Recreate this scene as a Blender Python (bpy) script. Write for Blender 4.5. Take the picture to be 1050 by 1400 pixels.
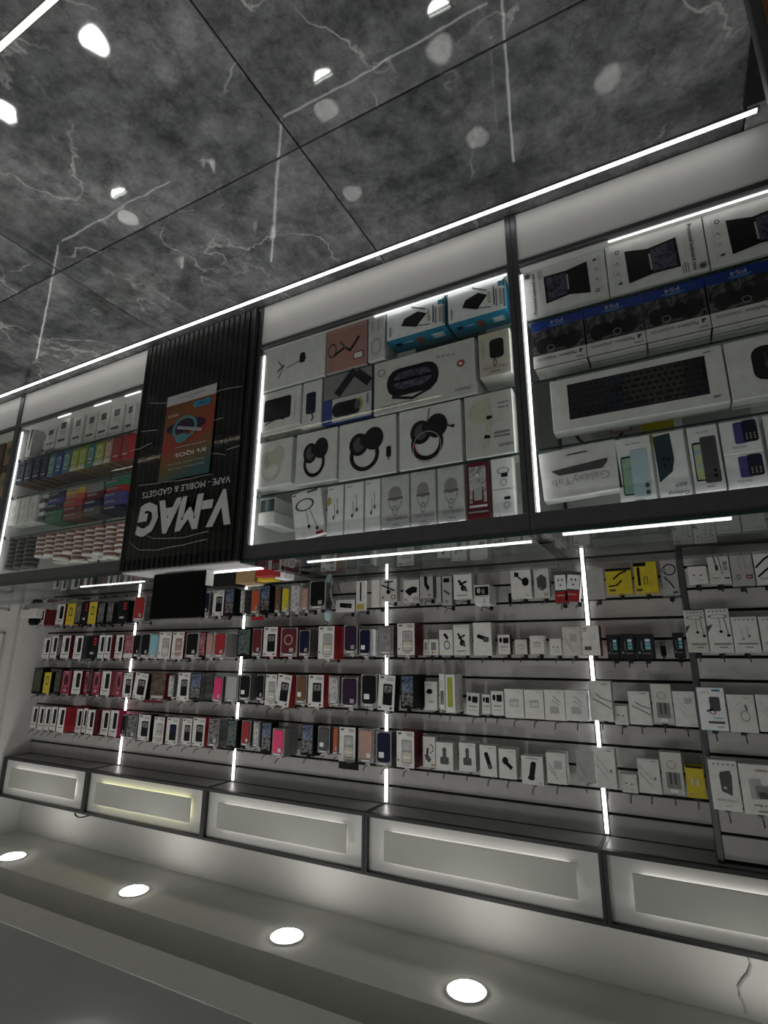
import bpy, math, random
from mathutils import Vector, Matrix
random.seed(7)
for o in list(bpy.data.objects): bpy.data.objects.remove(o)
S = bpy.context.scene
COL = S.collection
# ------------------------------------------------------------------ camera
# The photograph was taken (or saved) upside down: the place is built upright and the camera is rolled half a turn.
F, YAW, PITCH, ROLL, H = 738.52, 0.486617, 0.261335, 0.00472, 1.34
_fw = Vector((math.sin(YAW)*math.cos(PITCH), math.cos(YAW)*math.cos(PITCH), -math.sin(PITCH)))
_rt = Vector((math.cos(YAW), -math.sin(YAW), 0)); _up = _rt.cross(_fw)
_r2 = _rt*math.cos(ROLL) + _up*math.sin(ROLL); _u2 = _up*math.cos(ROLL) - _rt*math.sin(ROLL)
EX, EY = -_r2, _u2                     # photo right, photo down
CAMPOS = Vector((0, 0, H))
cam = bpy.data.cameras.new('camera'); camo = bpy.data.objects.new('camera', cam); COL.objects.link(camo)
cam.sensor_fit = 'VERTICAL'; cam.sensor_height = 36; cam.lens = F*36/1400; cam.clip_start = .02
m = Matrix((EX, -EY, -_fw)).transposed().to_4x4(); m.translation = CAMPOS
camo.matrix_world = m
S.camera = camo
def W(px, py, axis, val):              # photo pixel -> point on the plane  axis = val
    d = _fw*F + EX*(px-525) + EY*(py-700)
    return CAMPOS + d*((val-CAMPOS[axis])/d[axis])
# ------------------------------------------------------------------ world, exposure
S.view_settings.view_transform = 'Standard'; S.view_settings.look = 'None'
S.view_settings.gamma = 1; S.view_settings.use_curve_mapping = False
S.view_settings.exposure = 0.6
w = bpy.data.worlds.new('world'); S.world = w; w.use_nodes = True
w.node_tree.nodes['Background'].inputs[0].default_value = (.8, .85, .9, 1)
w.node_tree.nodes['Background'].inputs[1].default_value = .02
DOWNLIGHT, ROOMLIGHT, STRIP, CABSTRIP, HALO, FLOORSTRIP = 19, 28, 4.2, 2.2, 2.4, 3.2
S.cycles.max_bounces = 14; S.cycles.transparent_max_bounces = 32
S.cycles.sample_clamp_indirect = 6
# ------------------------------------------------------------------ materials
M = {}
def new_mat(name):
    mt = bpy.data.materials.new(name); mt.use_nodes = True; M[name] = mt
    return mt, mt.node_tree.nodes, mt.node_tree.links, mt.node_tree.nodes['Principled BSDF']
def plain(name, c, rough=.5, var=.08, scale=30, metal=0, spec=.4, bump=0):
    mt, N, L, B = new_mat(name)
    t = N.new('ShaderNodeTexNoise'); t.inputs['Scale'].default_value = scale; t.inputs['Detail'].default_value = 3
    co = N.new('ShaderNodeTexCoord'); L.new(co.outputs['Object'], t.inputs['Vector'])
    r = N.new('ShaderNodeValToRGB'); L.new(t.outputs['Fac'], r.inputs[0])
    r.color_ramp.elements[0].position = .3; r.color_ramp.elements[1].position = .7
    r.color_ramp.elements[0].color = (*[x*(1-var) for x in c], 1); r.color_ramp.elements[1].color = (*[min(1, x*(1+var)) for x in c], 1)
    L.new(r.outputs[0], B.inputs['Base Color'])
    B.inputs['Roughness'].default_value = rough; B.inputs['Metallic'].default_value = metal
    B.inputs['Specular IOR Level'].default_value = spec
    if bump:
        b = N.new('ShaderNodeBump'); b.inputs['Strength'].default_value = bump; b.inputs['Distance'].default_value = .002
        L.new(t.outputs['Fac'], b.inputs['Height']); L.new(b.outputs[0], B.inputs['Normal'])
    return mt
def emit(name, c, s):
    mt, N, L, B = new_mat(name)
    e = N.new('ShaderNodeEmission'); e.inputs[0].default_value = (*c, 1); e.inputs[1].default_value = s
    L.new(e.outputs[0], N['Material Output'].inputs[0]); return mt
def glass(name, tint, ior=1.5, rough=0.0):
    mt, N, L, B = new_mat(name)
    N.remove(B)
    fr = N.new('ShaderNodeFresnel'); fr.inputs[0].default_value = ior
    ge = N.new('ShaderNodeNewGeometry')
    inv = N.new('ShaderNodeMath'); inv.operation = 'SUBTRACT'; inv.inputs[0].default_value = 1; L.new(ge.outputs['Backfacing'], inv.inputs[1])
    mu = N.new('ShaderNodeMath'); mu.operation = 'MULTIPLY'; L.new(fr.outputs[0], mu.inputs[0]); L.new(inv.outputs[0], mu.inputs[1])
    tr = N.new('ShaderNodeBsdfTransparent'); tr.inputs[0].default_value = (*tint, 1)
    gl = N.new('ShaderNodeBsdfGlossy'); gl.inputs['Roughness'].default_value = rough
    mx = N.new('ShaderNodeMixShader'); L.new(mu.outputs[0], mx.inputs[0]); L.new(tr.outputs[0], mx.inputs[1]); L.new(gl.outputs[0], mx.inputs[2])
    L.new(mx.outputs[0], N['Material Output'].inputs[0]); return mt
def pattern(name, cols, scale=60, dist=1.5, rough=.3):
    mt, N, L, B = new_mat(name)
    t = N.new('ShaderNodeTexNoise'); t.inputs['Scale'].default_value = scale; t.inputs['Detail'].default_value = 4; t.inputs['Distortion'].default_value = dist
    co = N.new('ShaderNodeTexCoord'); L.new(co.outputs['Object'], t.inputs['Vector'])
    r = N.new('ShaderNodeValToRGB'); L.new(t.outputs['Fac'], r.inputs[0]); cr = r.color_ramp
    n = len(cols)
    while len(cr.elements) < n: cr.elements.new(.5)
    for i, c in enumerate(cols): cr.elements[i].position = .3+.4*i/(n-1); cr.elements[i].color = (*c, 1)
    L.new(r.outputs[0], B.inputs['Base Color']); B.inputs['Roughness'].default_value = rough
    return mt
for n, c, r in [
    ('white', (.70, .70, .68), .45), ('offwhite', (.60, .60, .57), .5), ('paper', (.82, .83, .85), .4), ('lgrey', (.42, .42, .42), .5), ('grey', (.22, .22, .22), .5),
    ('dgrey', (.07, .07, .075), .4), ('black', (.007, .007, .008), .45), ('softblack', (.012, .012, .013), .6), ('red', (.34, .016, .022), .4), ('dred', (.12, .008, .014), .4), ('pink', (.75, .04, .16), .35),
    ('navy', (.009, .012, .042), .4), ('blue', (.02, .055, .24), .4), ('psblue', (.012, .035, .22), .35), ('lblue', (.24, .50, .60), .4), ('cyan', (.02, .20, .33), .4), ('yellow', (.60, .49, .02), .45),
    ('orange', (.48, .09, .03), .4), ('green', (.02, .16, .08), .4), ('lime', (.30, .36, .04), .4), ('teal', (.06, .20, .21), .4), ('purple', (.035, .018, .045), .35), ('indigo', (.06, .055, .22), .4), ('brown', (.15, .07, .035), .5),
    ('rose', (.45, .27, .23), .4), ('salmon', (.40, .20, .17), .5), ('gold', (.5, .36, .08), .4), ('cardboard', (.30, .20, .10), .7), ('greenblack', (.02, .05, .055), .25), ('sky', (.45, .60, .66), .4), ('cream', (.56, .53, .44), .5)]:
    plain(n, c, r, spec=.12 if max(c) < .05 else .35)
plain('wall', (.60, .60, .57), .7, .03, 4); plain('panelwhite', (.66, .66, .64), .45, .03, 8); plain('slatboard', (.47, .465, .45), .55, .07, 14)
plain('groove', (.006, .006, .006), .8); plain('alu', (.09, .093, .097), .38, .1, 40, .6); plain('darktrim', (.016, .017, .018), .5, .1, 40)
plain('ceilingwhite', (.74, .74, .70), .8, .03, 5); plain('ceilinggrey', (.47, .48, .48), .75, .03, 5); plain('chrome', (.5, .5, .5), .2, .02, 20, 1); plain('wire', (.03, .03, .03), .3, .1, 40, .8)
plain('underside', (.30, .30, .29), .4, .06, 12); plain('rib', (.006, .006, .006), .5, .2, 60, spec=.2); plain('mat', (.01, .01, .011), .9, .8, 260, bump=.6); plain('screenblack', (.003, .003, .003), .5, spec=.05)
plain('keyp', (.04, .03, .055), .4); plain('keyb', (.035, .045, .085), .4); plain('keyo', (.13, .13, .085), .4); plain('panelshaded', (.42, .43, .395), .5, .03, 8)
plain('filmglint', (.25, .25, .25), .15); plain('clearcard', (.30, .30, .30), .2); plain('crimson', (.24, .018, .05), .4); plain('smoke', (.10, .10, .10), .3, .5, 50); plain('letter', (.46, .47, .47), .6); plain('mortar', (.015, .015, .016), .8)
plain('blacklabel', (.01, .012, .016), .3, .3, 80); plain('silver', (.5, .5, .5), .25, .1, 30, .5); plain('tin', (.62, .58, .55), .4); plain('tinred', (.22, .09, .07), .45, .4, 90); plain('brownbox', (.10, .055, .03), .6, .3, 20)
glass('glass', (.96, .972, .967)); glass('glasstop', (.66, .70, .68), 2.2); glass('plastic', (.93, .93, .93), 1.45, .06)
plain('glassedge', (.01, .03, .026), .15)
emit('led', (1, .98, .96), STRIP); emit('ledcab', (1, .99, .97), CABSTRIP); emit('ledwarm', (1, .9, .68), 3); emit('ledfloor', (1, .98, .95), FLOORSTRIP)
emit('halo', (1, .97, .92), HALO); emit('halowarm', (.95, .93, .55), HALO*1.6); emit('down', (1, .98, .93), DOWNLIGHT); emit('room', (1, .98, .94), ROOMLIGHT)
pattern('pat_blue', [(.006, .007, .012), (.025, .05, .12), (.20, .25, .34), (.01, .015, .04)], 45)
pattern('pat_teal', [(.006, .01, .014), (.02, .08, .09), (.16, .15, .13), (.01, .02, .03)], 45)
pattern('pat_brown', [(.012, .007, .006), (.05, .025, .018), (.16, .11, .08), (.03, .01, .01)], 45)
pattern('pat_dark', [(.004, .004, .005), (.015, .015, .017), (.28, .28, .28), (.01, .01, .01)], 60)
pattern('pat_green', [(.004, .005, .003), (.008, .015, .005), (.11, .12, .05), (.004, .005, .004)], 60)
pattern('pat_purple', [(.006, .006, .012), (.02, .018, .04), (.12, .09, .15), (.01, .01, .025)], 25, 3)
pattern('pat_pink', [(.1, .01, .025), (.22, .02, .04), (.5, .25, .28), (.08, .006, .015)], 50)
pattern('pat_screen', [(.05, .25, .45), (.3, .5, .6), (.6, .6, .2), (.5, .6, .62)], 25, 1)
pattern('pat_green_screen', [(.1, .3, .28), (.25, .45, .35), (.5, .6, .35)], 18, .5)
pattern('pat_clear', [(.20, .20, .20), (.36, .36, .36), (.6, .6, .6), (.24, .24, .24)], 45, 1, .15)
pattern('pat_controller', [(.008, .008, .009), (.02, .02, .021), (.12, .12, .12), (.01, .01, .01)], 22, 2, .15)
def marble():
    mt, N, L, B = new_mat('marble')
    co = N.new('ShaderNodeTexCoord'); mp = N.new('ShaderNodeMapping'); L.new(co.outputs['Object'], mp.inputs[0])
    oi = N.new('ShaderNodeObjectInfo')
    ad = N.new('ShaderNodeVectorMath'); ad.operation = 'MULTIPLY_ADD'; ad.inputs[1].default_value = (9, 5, 3)
    cb = N.new('ShaderNodeCombineXYZ'); 
    for i in range(3): L.new(oi.outputs['Random'], cb.inputs[i])
    L.new(cb.outputs[0], ad.inputs[0]); L.new(mp.outputs[0], ad.inputs[2])
    n1 = N.new('ShaderNodeTexNoise'); n1.inputs['Scale'].default_value = 2.6; n1.inputs['Detail'].default_value = 12; n1.inputs['Roughness'].default_value = .68; n1.inputs['Distortion'].default_value = .35
    L.new(ad.outputs[0], n1.inputs['Vector'])
    r1 = N.new('ShaderNodeValToRGB'); L.new(n1.outputs['Fac'], r1.inputs[0])
    e = r1.color_ramp.elements; e[0].position = .36; e[0].color = (.075, .082, .086, 1); e[1].position = .70; e[1].color = (.31, .325, .33, 1)
    # veins: distance from the mid level of a warped noise
    n2 = N.new('ShaderNodeTexNoise'); n2.inputs['Scale'].default_value = 2.3; n2.inputs['Detail'].default_value = 8; n2.inputs['Distortion'].default_value = .15
    L.new(ad.outputs[0], n2.inputs['Vector'])
    s = N.new('ShaderNodeMath'); s.operation = 'SUBTRACT'; s.inputs[1].default_value = .5; L.new(n2.outputs['Fac'], s.inputs[0])
    a = N.new('ShaderNodeMath'); a.operation = 'ABSOLUTE'; L.new(s.outputs[0], a.inputs[0])
    r2 = N.new('ShaderNodeValToRGB'); L.new(a.outputs[0], r2.inputs[0]); e = r2.color_ramp.elements
    e[0].position = 0; e[0].color = (1, 1, 1, 1); e[1].position = .007; e[1].color = (0, 0, 0, 1)
    n3 = N.new('ShaderNodeTexNoise'); n3.inputs['Scale'].default_value = 4; L.new(ad.outputs[0], n3.inputs['Vector'])
    r3 = N.new('ShaderNodeValToRGB'); L.new(n3.outputs['Fac'], r3.inputs[0]); r3.color_ramp.elements[0].position = .44; r3.color_ramp.elements[1].position = .6
    mu = N.new('ShaderNodeMath'); mu.operation = 'MULTIPLY'; L.new(r2.outputs[0], mu.inputs[0]); L.new(r3.outputs[0], mu.inputs[1])
    nf = N.new('ShaderNodeTexNoise'); nf.inputs['Scale'].default_value = 16; nf.inputs['Detail'].default_value = 10; nf.inputs['Roughness'].default_value = .75; L.new(ad.outputs[0], nf.inputs['Vector'])
    rf = N.new('ShaderNodeValToRGB'); L.new(nf.outputs['Fac'], rf.inputs[0]); rf.color_ramp.elements[0].position = .36; rf.color_ramp.elements[0].color = (.5, .5, .5, 1); rf.color_ramp.elements[1].position = .66; rf.color_ramp.elements[1].color = (1.35, 1.35, 1.35, 1)
    mm = N.new('ShaderNodeMixRGB'); mm.blend_type = 'MULTIPLY'; mm.inputs[0].default_value = 1; L.new(r1.outputs[0], mm.inputs[1]); L.new(rf.outputs[0], mm.inputs[2])
    n5 = N.new('ShaderNodeTexNoise'); n5.inputs['Scale'].default_value = 3.7; n5.inputs['Detail'].default_value = 6; n5.inputs['Distortion'].default_value = .25
    sh = N.new('ShaderNodeVectorMath'); sh.operation = 'ADD'; sh.inputs[1].default_value = (7, 3, 1); L.new(ad.outputs[0], sh.inputs[0]); L.new(sh.outputs[0], n5.inputs['Vector'])
    s5 = N.new('ShaderNodeMath'); s5.operation = 'SUBTRACT'; s5.inputs[1].default_value = .5; L.new(n5.outputs['Fac'], s5.inputs[0])
    a5 = N.new('ShaderNodeMath'); a5.operation = 'ABSOLUTE'; L.new(s5.outputs[0], a5.inputs[0])
    r5 = N.new('ShaderNodeValToRGB'); L.new(a5.outputs[0], r5.inputs[0]); r5.color_ramp.elements[0].color = (.35, .35, .35, 1); r5.color_ramp.elements[1].position = .009; r5.color_ramp.elements[1].color = (1, 1, 1, 1)
    m5 = N.new('ShaderNodeMixRGB'); m5.blend_type = 'MULTIPLY'; m5.inputs[0].default_value = .4; L.new(mm.outputs[0], m5.inputs[1]); L.new(r5.outputs[0], m5.inputs[2])
    mx = N.new('ShaderNodeMixRGB'); L.new(mu.outputs[0], mx.inputs[0]); L.new(m5.outputs[0], mx.inputs[1]); mx.inputs[2].default_value = (.5, .51, .5, 1)
    L.new(mx.outputs[0], B.inputs['Base Color']); B.inputs['Roughness'].default_value = .03; B.inputs['Specular IOR Level'].default_value = .6
    n4 = N.new('ShaderNodeTexNoise'); n4.inputs['Scale'].default_value = 7; n4.inputs['Detail'].default_value = 2; L.new(ad.outputs[0], n4.inputs['Vector'])
    b = N.new('ShaderNodeBump'); b.inputs['Strength'].default_value = .05; b.inputs['Distance'].default_value = .01; L.new(n4.outputs['Fac'], b.inputs['Height']); L.new(b.outputs[0], B.inputs['Normal'])
marble()
def poster_mat():
    mt, N, L, B = new_mat('postergrad')
    co = N.new('ShaderNodeTexCoord'); sp = N.new('ShaderNodeSeparateXYZ'); L.new(co.outputs['Generated'], sp.inputs[0])
    n = N.new('ShaderNodeTexNoise'); n.inputs['Scale'].default_value = 4; L.new(co.outputs['Generated'], n.inputs['Vector'])
    a = N.new('ShaderNodeMath'); a.operation = 'MULTIPLY_ADD'; a.inputs[1].default_value = .25; L.new(n.outputs['Fac'], a.inputs[0]); L.new(sp.outputs['Z'], a.inputs[2])
    b = N.new('ShaderNodeMath'); b.operation = 'MULTIPLY_ADD'; b.inputs[1].default_value = -.22; L.new(sp.outputs['X'], b.inputs[0]); L.new(a.outputs[0], b.inputs[2])
    r = N.new('ShaderNodeValToRGB'); L.new(b.outputs[0], r.inputs[0]); cr = r.color_ramp
    for _ in range(3): cr.elements.new(.5)
    for i, (p, c) in enumerate([(.0, (.10, .03, .008)), (.3, (.17, .055, .01)), (.55, (.24, .02, .011)), (.8, (.11, .07, .02)), (1, (.02, .07, .075))]):
        cr.elements[i].position = p; cr.elements[i].color = (*c, 1)
    L.new(r.outputs[0], B.inputs['Base Color']); B.inputs['Roughness'].default_value = .35
poster_mat()
# ------------------------------------------------------------------ mesh helpers
class MB:
    def __init__(s): s.v = []; s.f = []; s.m = []; s.mats = []
    def mi(s, name):
        if name not in s.mats: s.mats.append(name)
        return s.mats.index(name)
    def face(s, pts, mat):
        b = len(s.v); s.v += [tuple(p) for p in pts]; s.f.append(tuple(range(b, b+len(pts)))); s.m.append(s.mi(mat))
    def raw(s, V, Fs, mat):
        b = len(s.v); s.v += [tuple(p) for p in V]; i = s.mi(mat)
        for f in Fs: s.f.append(tuple(b+k for k in f)); s.m.append(i)
    def box(s, x0, y0, z0, x1, y1, z1, mat, front=None, top=None, c=0):
        if c <= 0:
            V = [(x, y, z) for x in (x0, x1) for y in (y0, y1) for z in (z0, z1)]
            Q = [(0, 1, 3, 2), (4, 6, 7, 5), (0, 4, 5, 1), (2, 3, 7, 6), (0, 2, 6, 4), (1, 5, 7, 3)]
            b = len(s.v); s.v += V
            mm = [mat, mat, front or mat, mat, mat, top or mat]
            for q, k in zip(Q, mm): s.f.append(tuple(b+i for i in q)); s.m.append(s.mi(k))
            return
        lo, hi = (x0, y0, z0), (x1, y1, z1); V = {}; b = len(s.v)
        for i in (0, 1):
            for j in (0, 1):
                for k in (0, 1):
                    for ax in range(3):
                        p = [(lo, hi)[t][q] for q, t in enumerate((i, j, k))]
                        for q, t in enumerate((i, j, k)):
                            if q != ax: p[q] += c if t == 0 else -c
                        V[(i, j, k, ax)] = len(s.v); s.v.append(tuple(p))
        def add(ids, mm): s.f.append(tuple(ids)); s.m.append(s.mi(mm))
        for ax in range(3):
            o = [q for q in range(3) if q != ax]
            for t in (0, 1):
                ids = []
                for (a, d) in ((0, 0), (1, 0), (1, 1), (0, 1)):
                    k = [0, 0, 0]; k[ax] = t; k[o[0]] = a; k[o[1]] = d; ids.append(V[(*k, ax)])
                mm = (front or mat) if (ax == 1 and t == 0) else (top or mat) if (ax == 2 and t == 1) else mat
                flip = (t == 0) if ax != 1 else (t == 1)
                add(ids[::-1] if flip else ids, mm)
        for ax in range(3):                       # edges along ax
            o = [q for q in range(3) if q != ax]
            for a in (0, 1):
                for d in (0, 1):
                    k0 = [0, 0, 0]; k0[o[0]] = a; k0[o[1]] = d; k1 = list(k0); k1[ax] = 1
                    add([V[(*k0, o[0])], V[(*k1, o[0])], V[(*k1, o[1])], V[(*k0, o[1])]], mat)
        for i in (0, 1):
            for j in (0, 1):
                for k in (0, 1): add([V[(i, j, k, q)] for q in range(3)], mat)
    def cyl(s, cx, cy, z0, z1, r, mat, n=20, r2=None, top=None):
        r2 = r if r2 is None else r2
        A = [(cx+r*math.cos(2*math.pi*i/n), cy+r*math.sin(2*math.pi*i/n), z0) for i in range(n)]
        Bv = [(cx+r2*math.cos(2*math.pi*i/n), cy+r2*math.sin(2*math.pi*i/n), z1) for i in range(n)]
        s.raw(A+Bv, [(i, (i+1) % n, n+(i+1) % n, n+i) for i in range(n)], mat)
        s.face(A[::-1], mat); s.face(Bv, top or mat)
    def tube(s, pts, r, mat, n=6):
        pts = [Vector(p) for p in pts]; rings = []
        for i, p in enumerate(pts):
            t = (pts[min(i+1, len(pts)-1)]-pts[max(i-1, 0)]).normalized()
            u = t.cross(Vector((0, 0, 1)))
            if u.length < .05: u = t.cross(Vector((1, 0, 0)))
            u.normalize(); v = t.cross(u)
            rings.append([p+u*r*math.cos(2*math.pi*k/n)+v*r*math.sin(2*math.pi*k/n) for k in range(n)])
        V = [q for R in rings for q in R]; Fs = []
        for i in range(len(pts)-1):
            for k in range(n): Fs.append((i*n+k, i*n+(k+1) % n, (i+1)*n+(k+1) % n, (i+1)*n+k))
        Fs += [tuple(range(n))[::-1], tuple((len(pts)-1)*n+k for k in range(n))]
        s.raw(V, Fs, mat)
    def build(s, name, parent=None, loc=(0, 0, 0), rot=(0, 0, 0), smooth=False):
        me = bpy.data.meshes.new(name); me.from_pydata(s.v, [], s.f)
        for k in s.mats: me.materials.append(M[k])
        me.polygons.foreach_set('material_index', s.m)
        if smooth: me.polygons.foreach_set('use_smooth', [True]*len(me.polygons))
        me.update()
        o = bpy.data.objects.new(name, me); COL.objects.link(o); o.location = loc; o.rotation_euler = rot
        if parent: o.parent = parent
        return o
def tag(o, label, cat, group=None):
    n = len(label.split())
    assert 4 <= n <= 16, (n, label)
    o['label'] = label; o['category'] = cat
    if group: o['group'] = group
    return o
def struct(o): o['kind'] = 'structure'; return o
def empty(name, loc, rot=(0, 0, 0)):
    o = bpy.data.objects.new(name, None); COL.objects.link(o); o.location = loc; o.rotation_euler = rot; o.empty_display_size = .05; return o
def bx(name, x0, y0, z0, x1, y1, z1, mat, parent=None, c=0, **k):
    b = MB(); b.box(x0, y0, z0, x1, y1, z1, mat, c=c, **k); return b.build(name, parent)
_tc = {}
def text_mesh(s, bold=0, shear=0):
    key = (s, bold, shear)
    if key not in _tc:
        cu = bpy.data.curves.new('t', 'FONT'); cu.body = s; cu.resolution_u = 2; cu.offset = bold; cu.shear = shear
        o = bpy.data.objects.new('t', cu); me = bpy.data.meshes.new_from_object(o)
        vs = [v.co.copy() for v in me.vertices]; fs = [tuple(p.vertices) for p in me.polygons]
        x0 = min(v.x for v in vs); x1 = max(v.x for v in vs); y0 = min(v.y for v in vs); y1 = max(v.y for v in vs)
        vs = [((v.x-x0)/(x1-x0)-.5, (v.y-y0)/(y1-y0)-.5) for v in vs]
        bpy.data.objects.remove(o); bpy.data.curves.remove(cu); bpy.data.meshes.remove(me)
        _tc[key] = (vs, fs)
    return _tc[key]
def lettering(parent, s, cx, cz, w, h, mat, y=-.001, rot=0, bold=0, shear=0, name='printed_lettering'):
    vs, fs = text_mesh(s, bold, shear); a = math.radians(rot); ca, sa = math.cos(a), math.sin(a)
    mb = MB(); mb.raw([(cx+(x*w*ca-z*h*sa), y, cz+(x*w*sa+z*h*ca)) for x, z in vs], fs, mat)
    return mb.build(name, parent)
EPS = .0005
def draw(parent, w, h, art, y=0.0, name='printed_picture'):
    """art in the photograph's orientation: u to the photo's right, v down the photo (v=0 is the real bottom edge)."""
    mb = MB(); e = y-EPS
    P = lambda u, v: ((.5-u)*w, e, v*h)
    for a in art:
        k = a[0]; e -= .00025
        if k == 'r': _, u0, v0, u1, v1, mt = a; mb.face([P(u1, v0), P(u0, v0), P(u0, v1), P(u1, v1)], mt)
        elif k == 'p': mb.face(ccw([P(*q) for q in a[1]]), a[2])
        elif k == 'e':
            _, cu, cv, ru, rv, mt = a; mb.face(ccw([P(cu+ru*math.cos(t*math.pi/10), cv+rv*math.sin(t*math.pi/10)) for t in range(20)]), mt)
        elif k == 'o':
            _, cu, cv, ru, rv, th, mt = a; n = 24
            A = [P(cu+ru*math.cos(t*2*math.pi/n), cv+rv*math.sin(t*2*math.pi/n)) for t in range(n)]
            Bq = [P(cu+ru*(1-th)*math.cos(t*2*math.pi/n), cv+rv*(1-th)*math.sin(t*2*math.pi/n)) for t in range(n)]
            for t in range(n): mb.face(ccw([A[t], A[(t+1) % n], Bq[(t+1) % n], Bq[t]]), mt)
        elif k == 'R':
            _, u0, v0, u1, v1, rd, mt = a; rv = rd*w/h; pts = []
            for (cu, cv, s) in ((u1-rd, v1-rv, 0), (u0+rd, v1-rv, 1), (u0+rd, v0+rv, 2), (u1-rd, v0+rv, 3)):
                for t in range(4): an = (s+t/3)*math.pi/2; pts.append(P(cu+rd*math.cos(an), cv+rv*math.sin(an)))
            mb.face(ccw(pts), mt)
        elif k == 'l':
            _, q, wd, mt = a; q = [Vector(P(*z)) for z in q]; hw = wd*w/2
            for A, Bv in zip(q[:-1], q[1:]):
                d = (Bv-A); d.normalize(); nn = Vector((-d.z, 0, d.x))*hw; A2 = A-d*hw*.6; B2 = Bv+d*hw*.6
                mb.face(ccw([A2+nn, B2+nn, B2-nn, A2-nn]), mt)
        elif k == 't':
            _, s, cu, cv, tw, th, mt, rot = a[:8]; bold = a[8] if len(a) > 8 else 0
            lettering(parent, s, (.5-cu)*w, cv*h, tw*w, th*h, mt, e, rot, bold)
    if mb.f: return mb.build(name, parent)
def ccw(pts):
    ar = sum(pts[i][0]*pts[(i+1) % len(pts)][2]-pts[(i+1) % len(pts)][0]*pts[i][2] for i in range(len(pts)))
    return pts if ar > 0 else pts[::-1]
def span(x0, x1, y0, y1, Y):           # photo rectangle on the vertical plane y = Y -> X centre, width, bottom, height
    xm, ym = (x0+x1)/2, (y0+y1)/2
    a = W(x0, ym, 1, Y).x; b = W(x1, ym, 1, Y).x
    return (a+b)/2, abs(a-b), W(xm, y0, 1, Y).z, W(xm, y1, 1, Y).z
# ================================================================== the setting
YF, YB, ZT = 1.414, 1.985, 1.03        # counter front, counter back, counter top
YW, YP = 2.65, 2.512                   # slat wall, projecting slat bay
PEL0, PEL1, PELY = 2.053, 2.307, 2.455 # light boxes: underside, top, front
ZC, ZC2 = 2.576, 2.706
XE, XL, YR = 4.45, -3.0, -2.4          # end wall, far opposite wall, wall behind the camera
floor = struct(bx('floor', XL, YR, -.05, XE, YW+.1, -.012, 'mortar'))
TS, G = 1.064, .0022
ix = 0
for i in range(-4, 5):
    for j in range(-3, 3):
        x0 = .753+TS*i; y0 = .922+TS*j
        a, b_, c_, d_ = max(x0+G, XL), max(y0+G, YR), min(x0+TS-G, XE), min(y0+TS-G, YW)
        if c_-a > .02 and d_-b_ > .02:
            mb = MB(); mb.box(a-(a+c_)/2, b_-(b_+d_)/2, -.012, (c_-a)/2, (d_-b_)/2, 0, 'marble', c=.0012)
            mb.build('floor_tile', floor, ((a+c_)/2, (b_+d_)/2, 0))
wb_ = struct(bx('wall_back', XL, YW+.012, 0, XE, YW+.15, 3.0, 'groove'))
bx('wall_face', XL, YW, PEL0+.01, XE, YW+.012, ZC, 'wall', wb_)
we = struct(bx('wall_end', XE, YR, 0, XE+.1, YW, 3.0, 'wall'))
struct(bx('wall_opposite', XL-.1, YR, 0, XL, YW, 3.0, 'wall'))
struct(bx('wall_rear', XL, YR-.1, 0, XE, YR, 3.0, 'wall'))
ce = struct(bx('ceiling', XL, YR, ZC+.004, XE, 1.81, 3.0, 'ceilinggrey'))
struct(bx('trim_1', XL, 1.81, ZC, XE, 1.985, 3.0, 'ceilingwhite'))
struct(bx('trim_2', XL, 2.195, ZC, XE, YW+.012, 3.0, 'ceilingwhite'))
struct(bx('trim_5', XL, 1.985, 2.9, XE, 2.195, 3.0, 'ceilingwhite'))
# end wall: pilaster and moulded door
struct(bx('trim_3', XE-.03, 2.43, 0, XE, YW, ZC, 'panelwhite'))
dr = struct(bx('door_1', XE-.02, 1.45, 0, XE, 2.40, 2.1, 'panelwhite'))
for z0, z1 in ((.15, .55), (.65, 1.02), (1.18, 1.62), (1.72, 2.0)):
    for y0, y1 in ((1.55, 1.90), (1.98, 2.33)):
        mb = MB()
        for q in ((y0, z0, y1, z0+.012), (y0, z1-.012, y1, z1), (y0, z0, y0+.012, z1), (y1-.012, z0, y1, z1)): mb.box(XE-.03, q[0], q[1], XE-.02, q[2], q[3], 'lgrey')
        mb.build('door_moulding', dr)
# slat wall: every board a part of its bay
SX = [-1.4, .348, 1.38, 2.392, 3.397, XE-.03]
GZ0, GP = 1.0838, .0884
def slat_bay(name, x0, x1, y, back):
    r = struct(bx(name, x0, y+.016, .1, x1, back, PEL0, 'groove'))
    k = -11
    while True:
        z0 = GZ0+GP*k+.0055; z1 = min(GZ0+GP*(k+1)-.0055, PEL0)
        if z0 > PEL0-.01: break
        if z1 > .3: bx('slat_board', x0, y, max(z0, .3), x1, y+.016, z1, 'slatboard', r, c=.0015)
        k += 1
for i in range(5):
    x0, x1 = SX[i]+.012, SX[i+1]-.012
    if i == 0: x0 = -.045
    slat_bay('wall_slat_bay', x0, x1 if i < 4 else SX[5], YW, YW+.05)
GZ0 -= .014
slat_bay('wall_projecting_bay', -1.4, -.06, YP, YW)
GZ0 += .014
struct(bx('trim_4', -.06, YP-.004, .1, -.038, YW, PEL0, 'alu', c=.002))
# ------------------------------------------------------------------ vertical light strips on the slat wall
for x, wh in ((SX[1], 'nearest the projecting slat bay'), (SX[2], 'in the middle of the slat wall'), (SX[3], 'beside the black monitor, right of it'), (SX[4], 'nearest the white end wall')):
    t = empty('light_strip', (x, YW, .3))
    bx('channel', -.012, -.002, 0, .012, .03, PEL0-.3, 'alu', t); bx('diffuser', -.007, -.007, .01, .007, -.002, PEL0-.31, 'led', t)
    tag(t, 'vertical white light strip ' + wh, 'light strip', 'vertical light strips on the slat wall')
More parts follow.
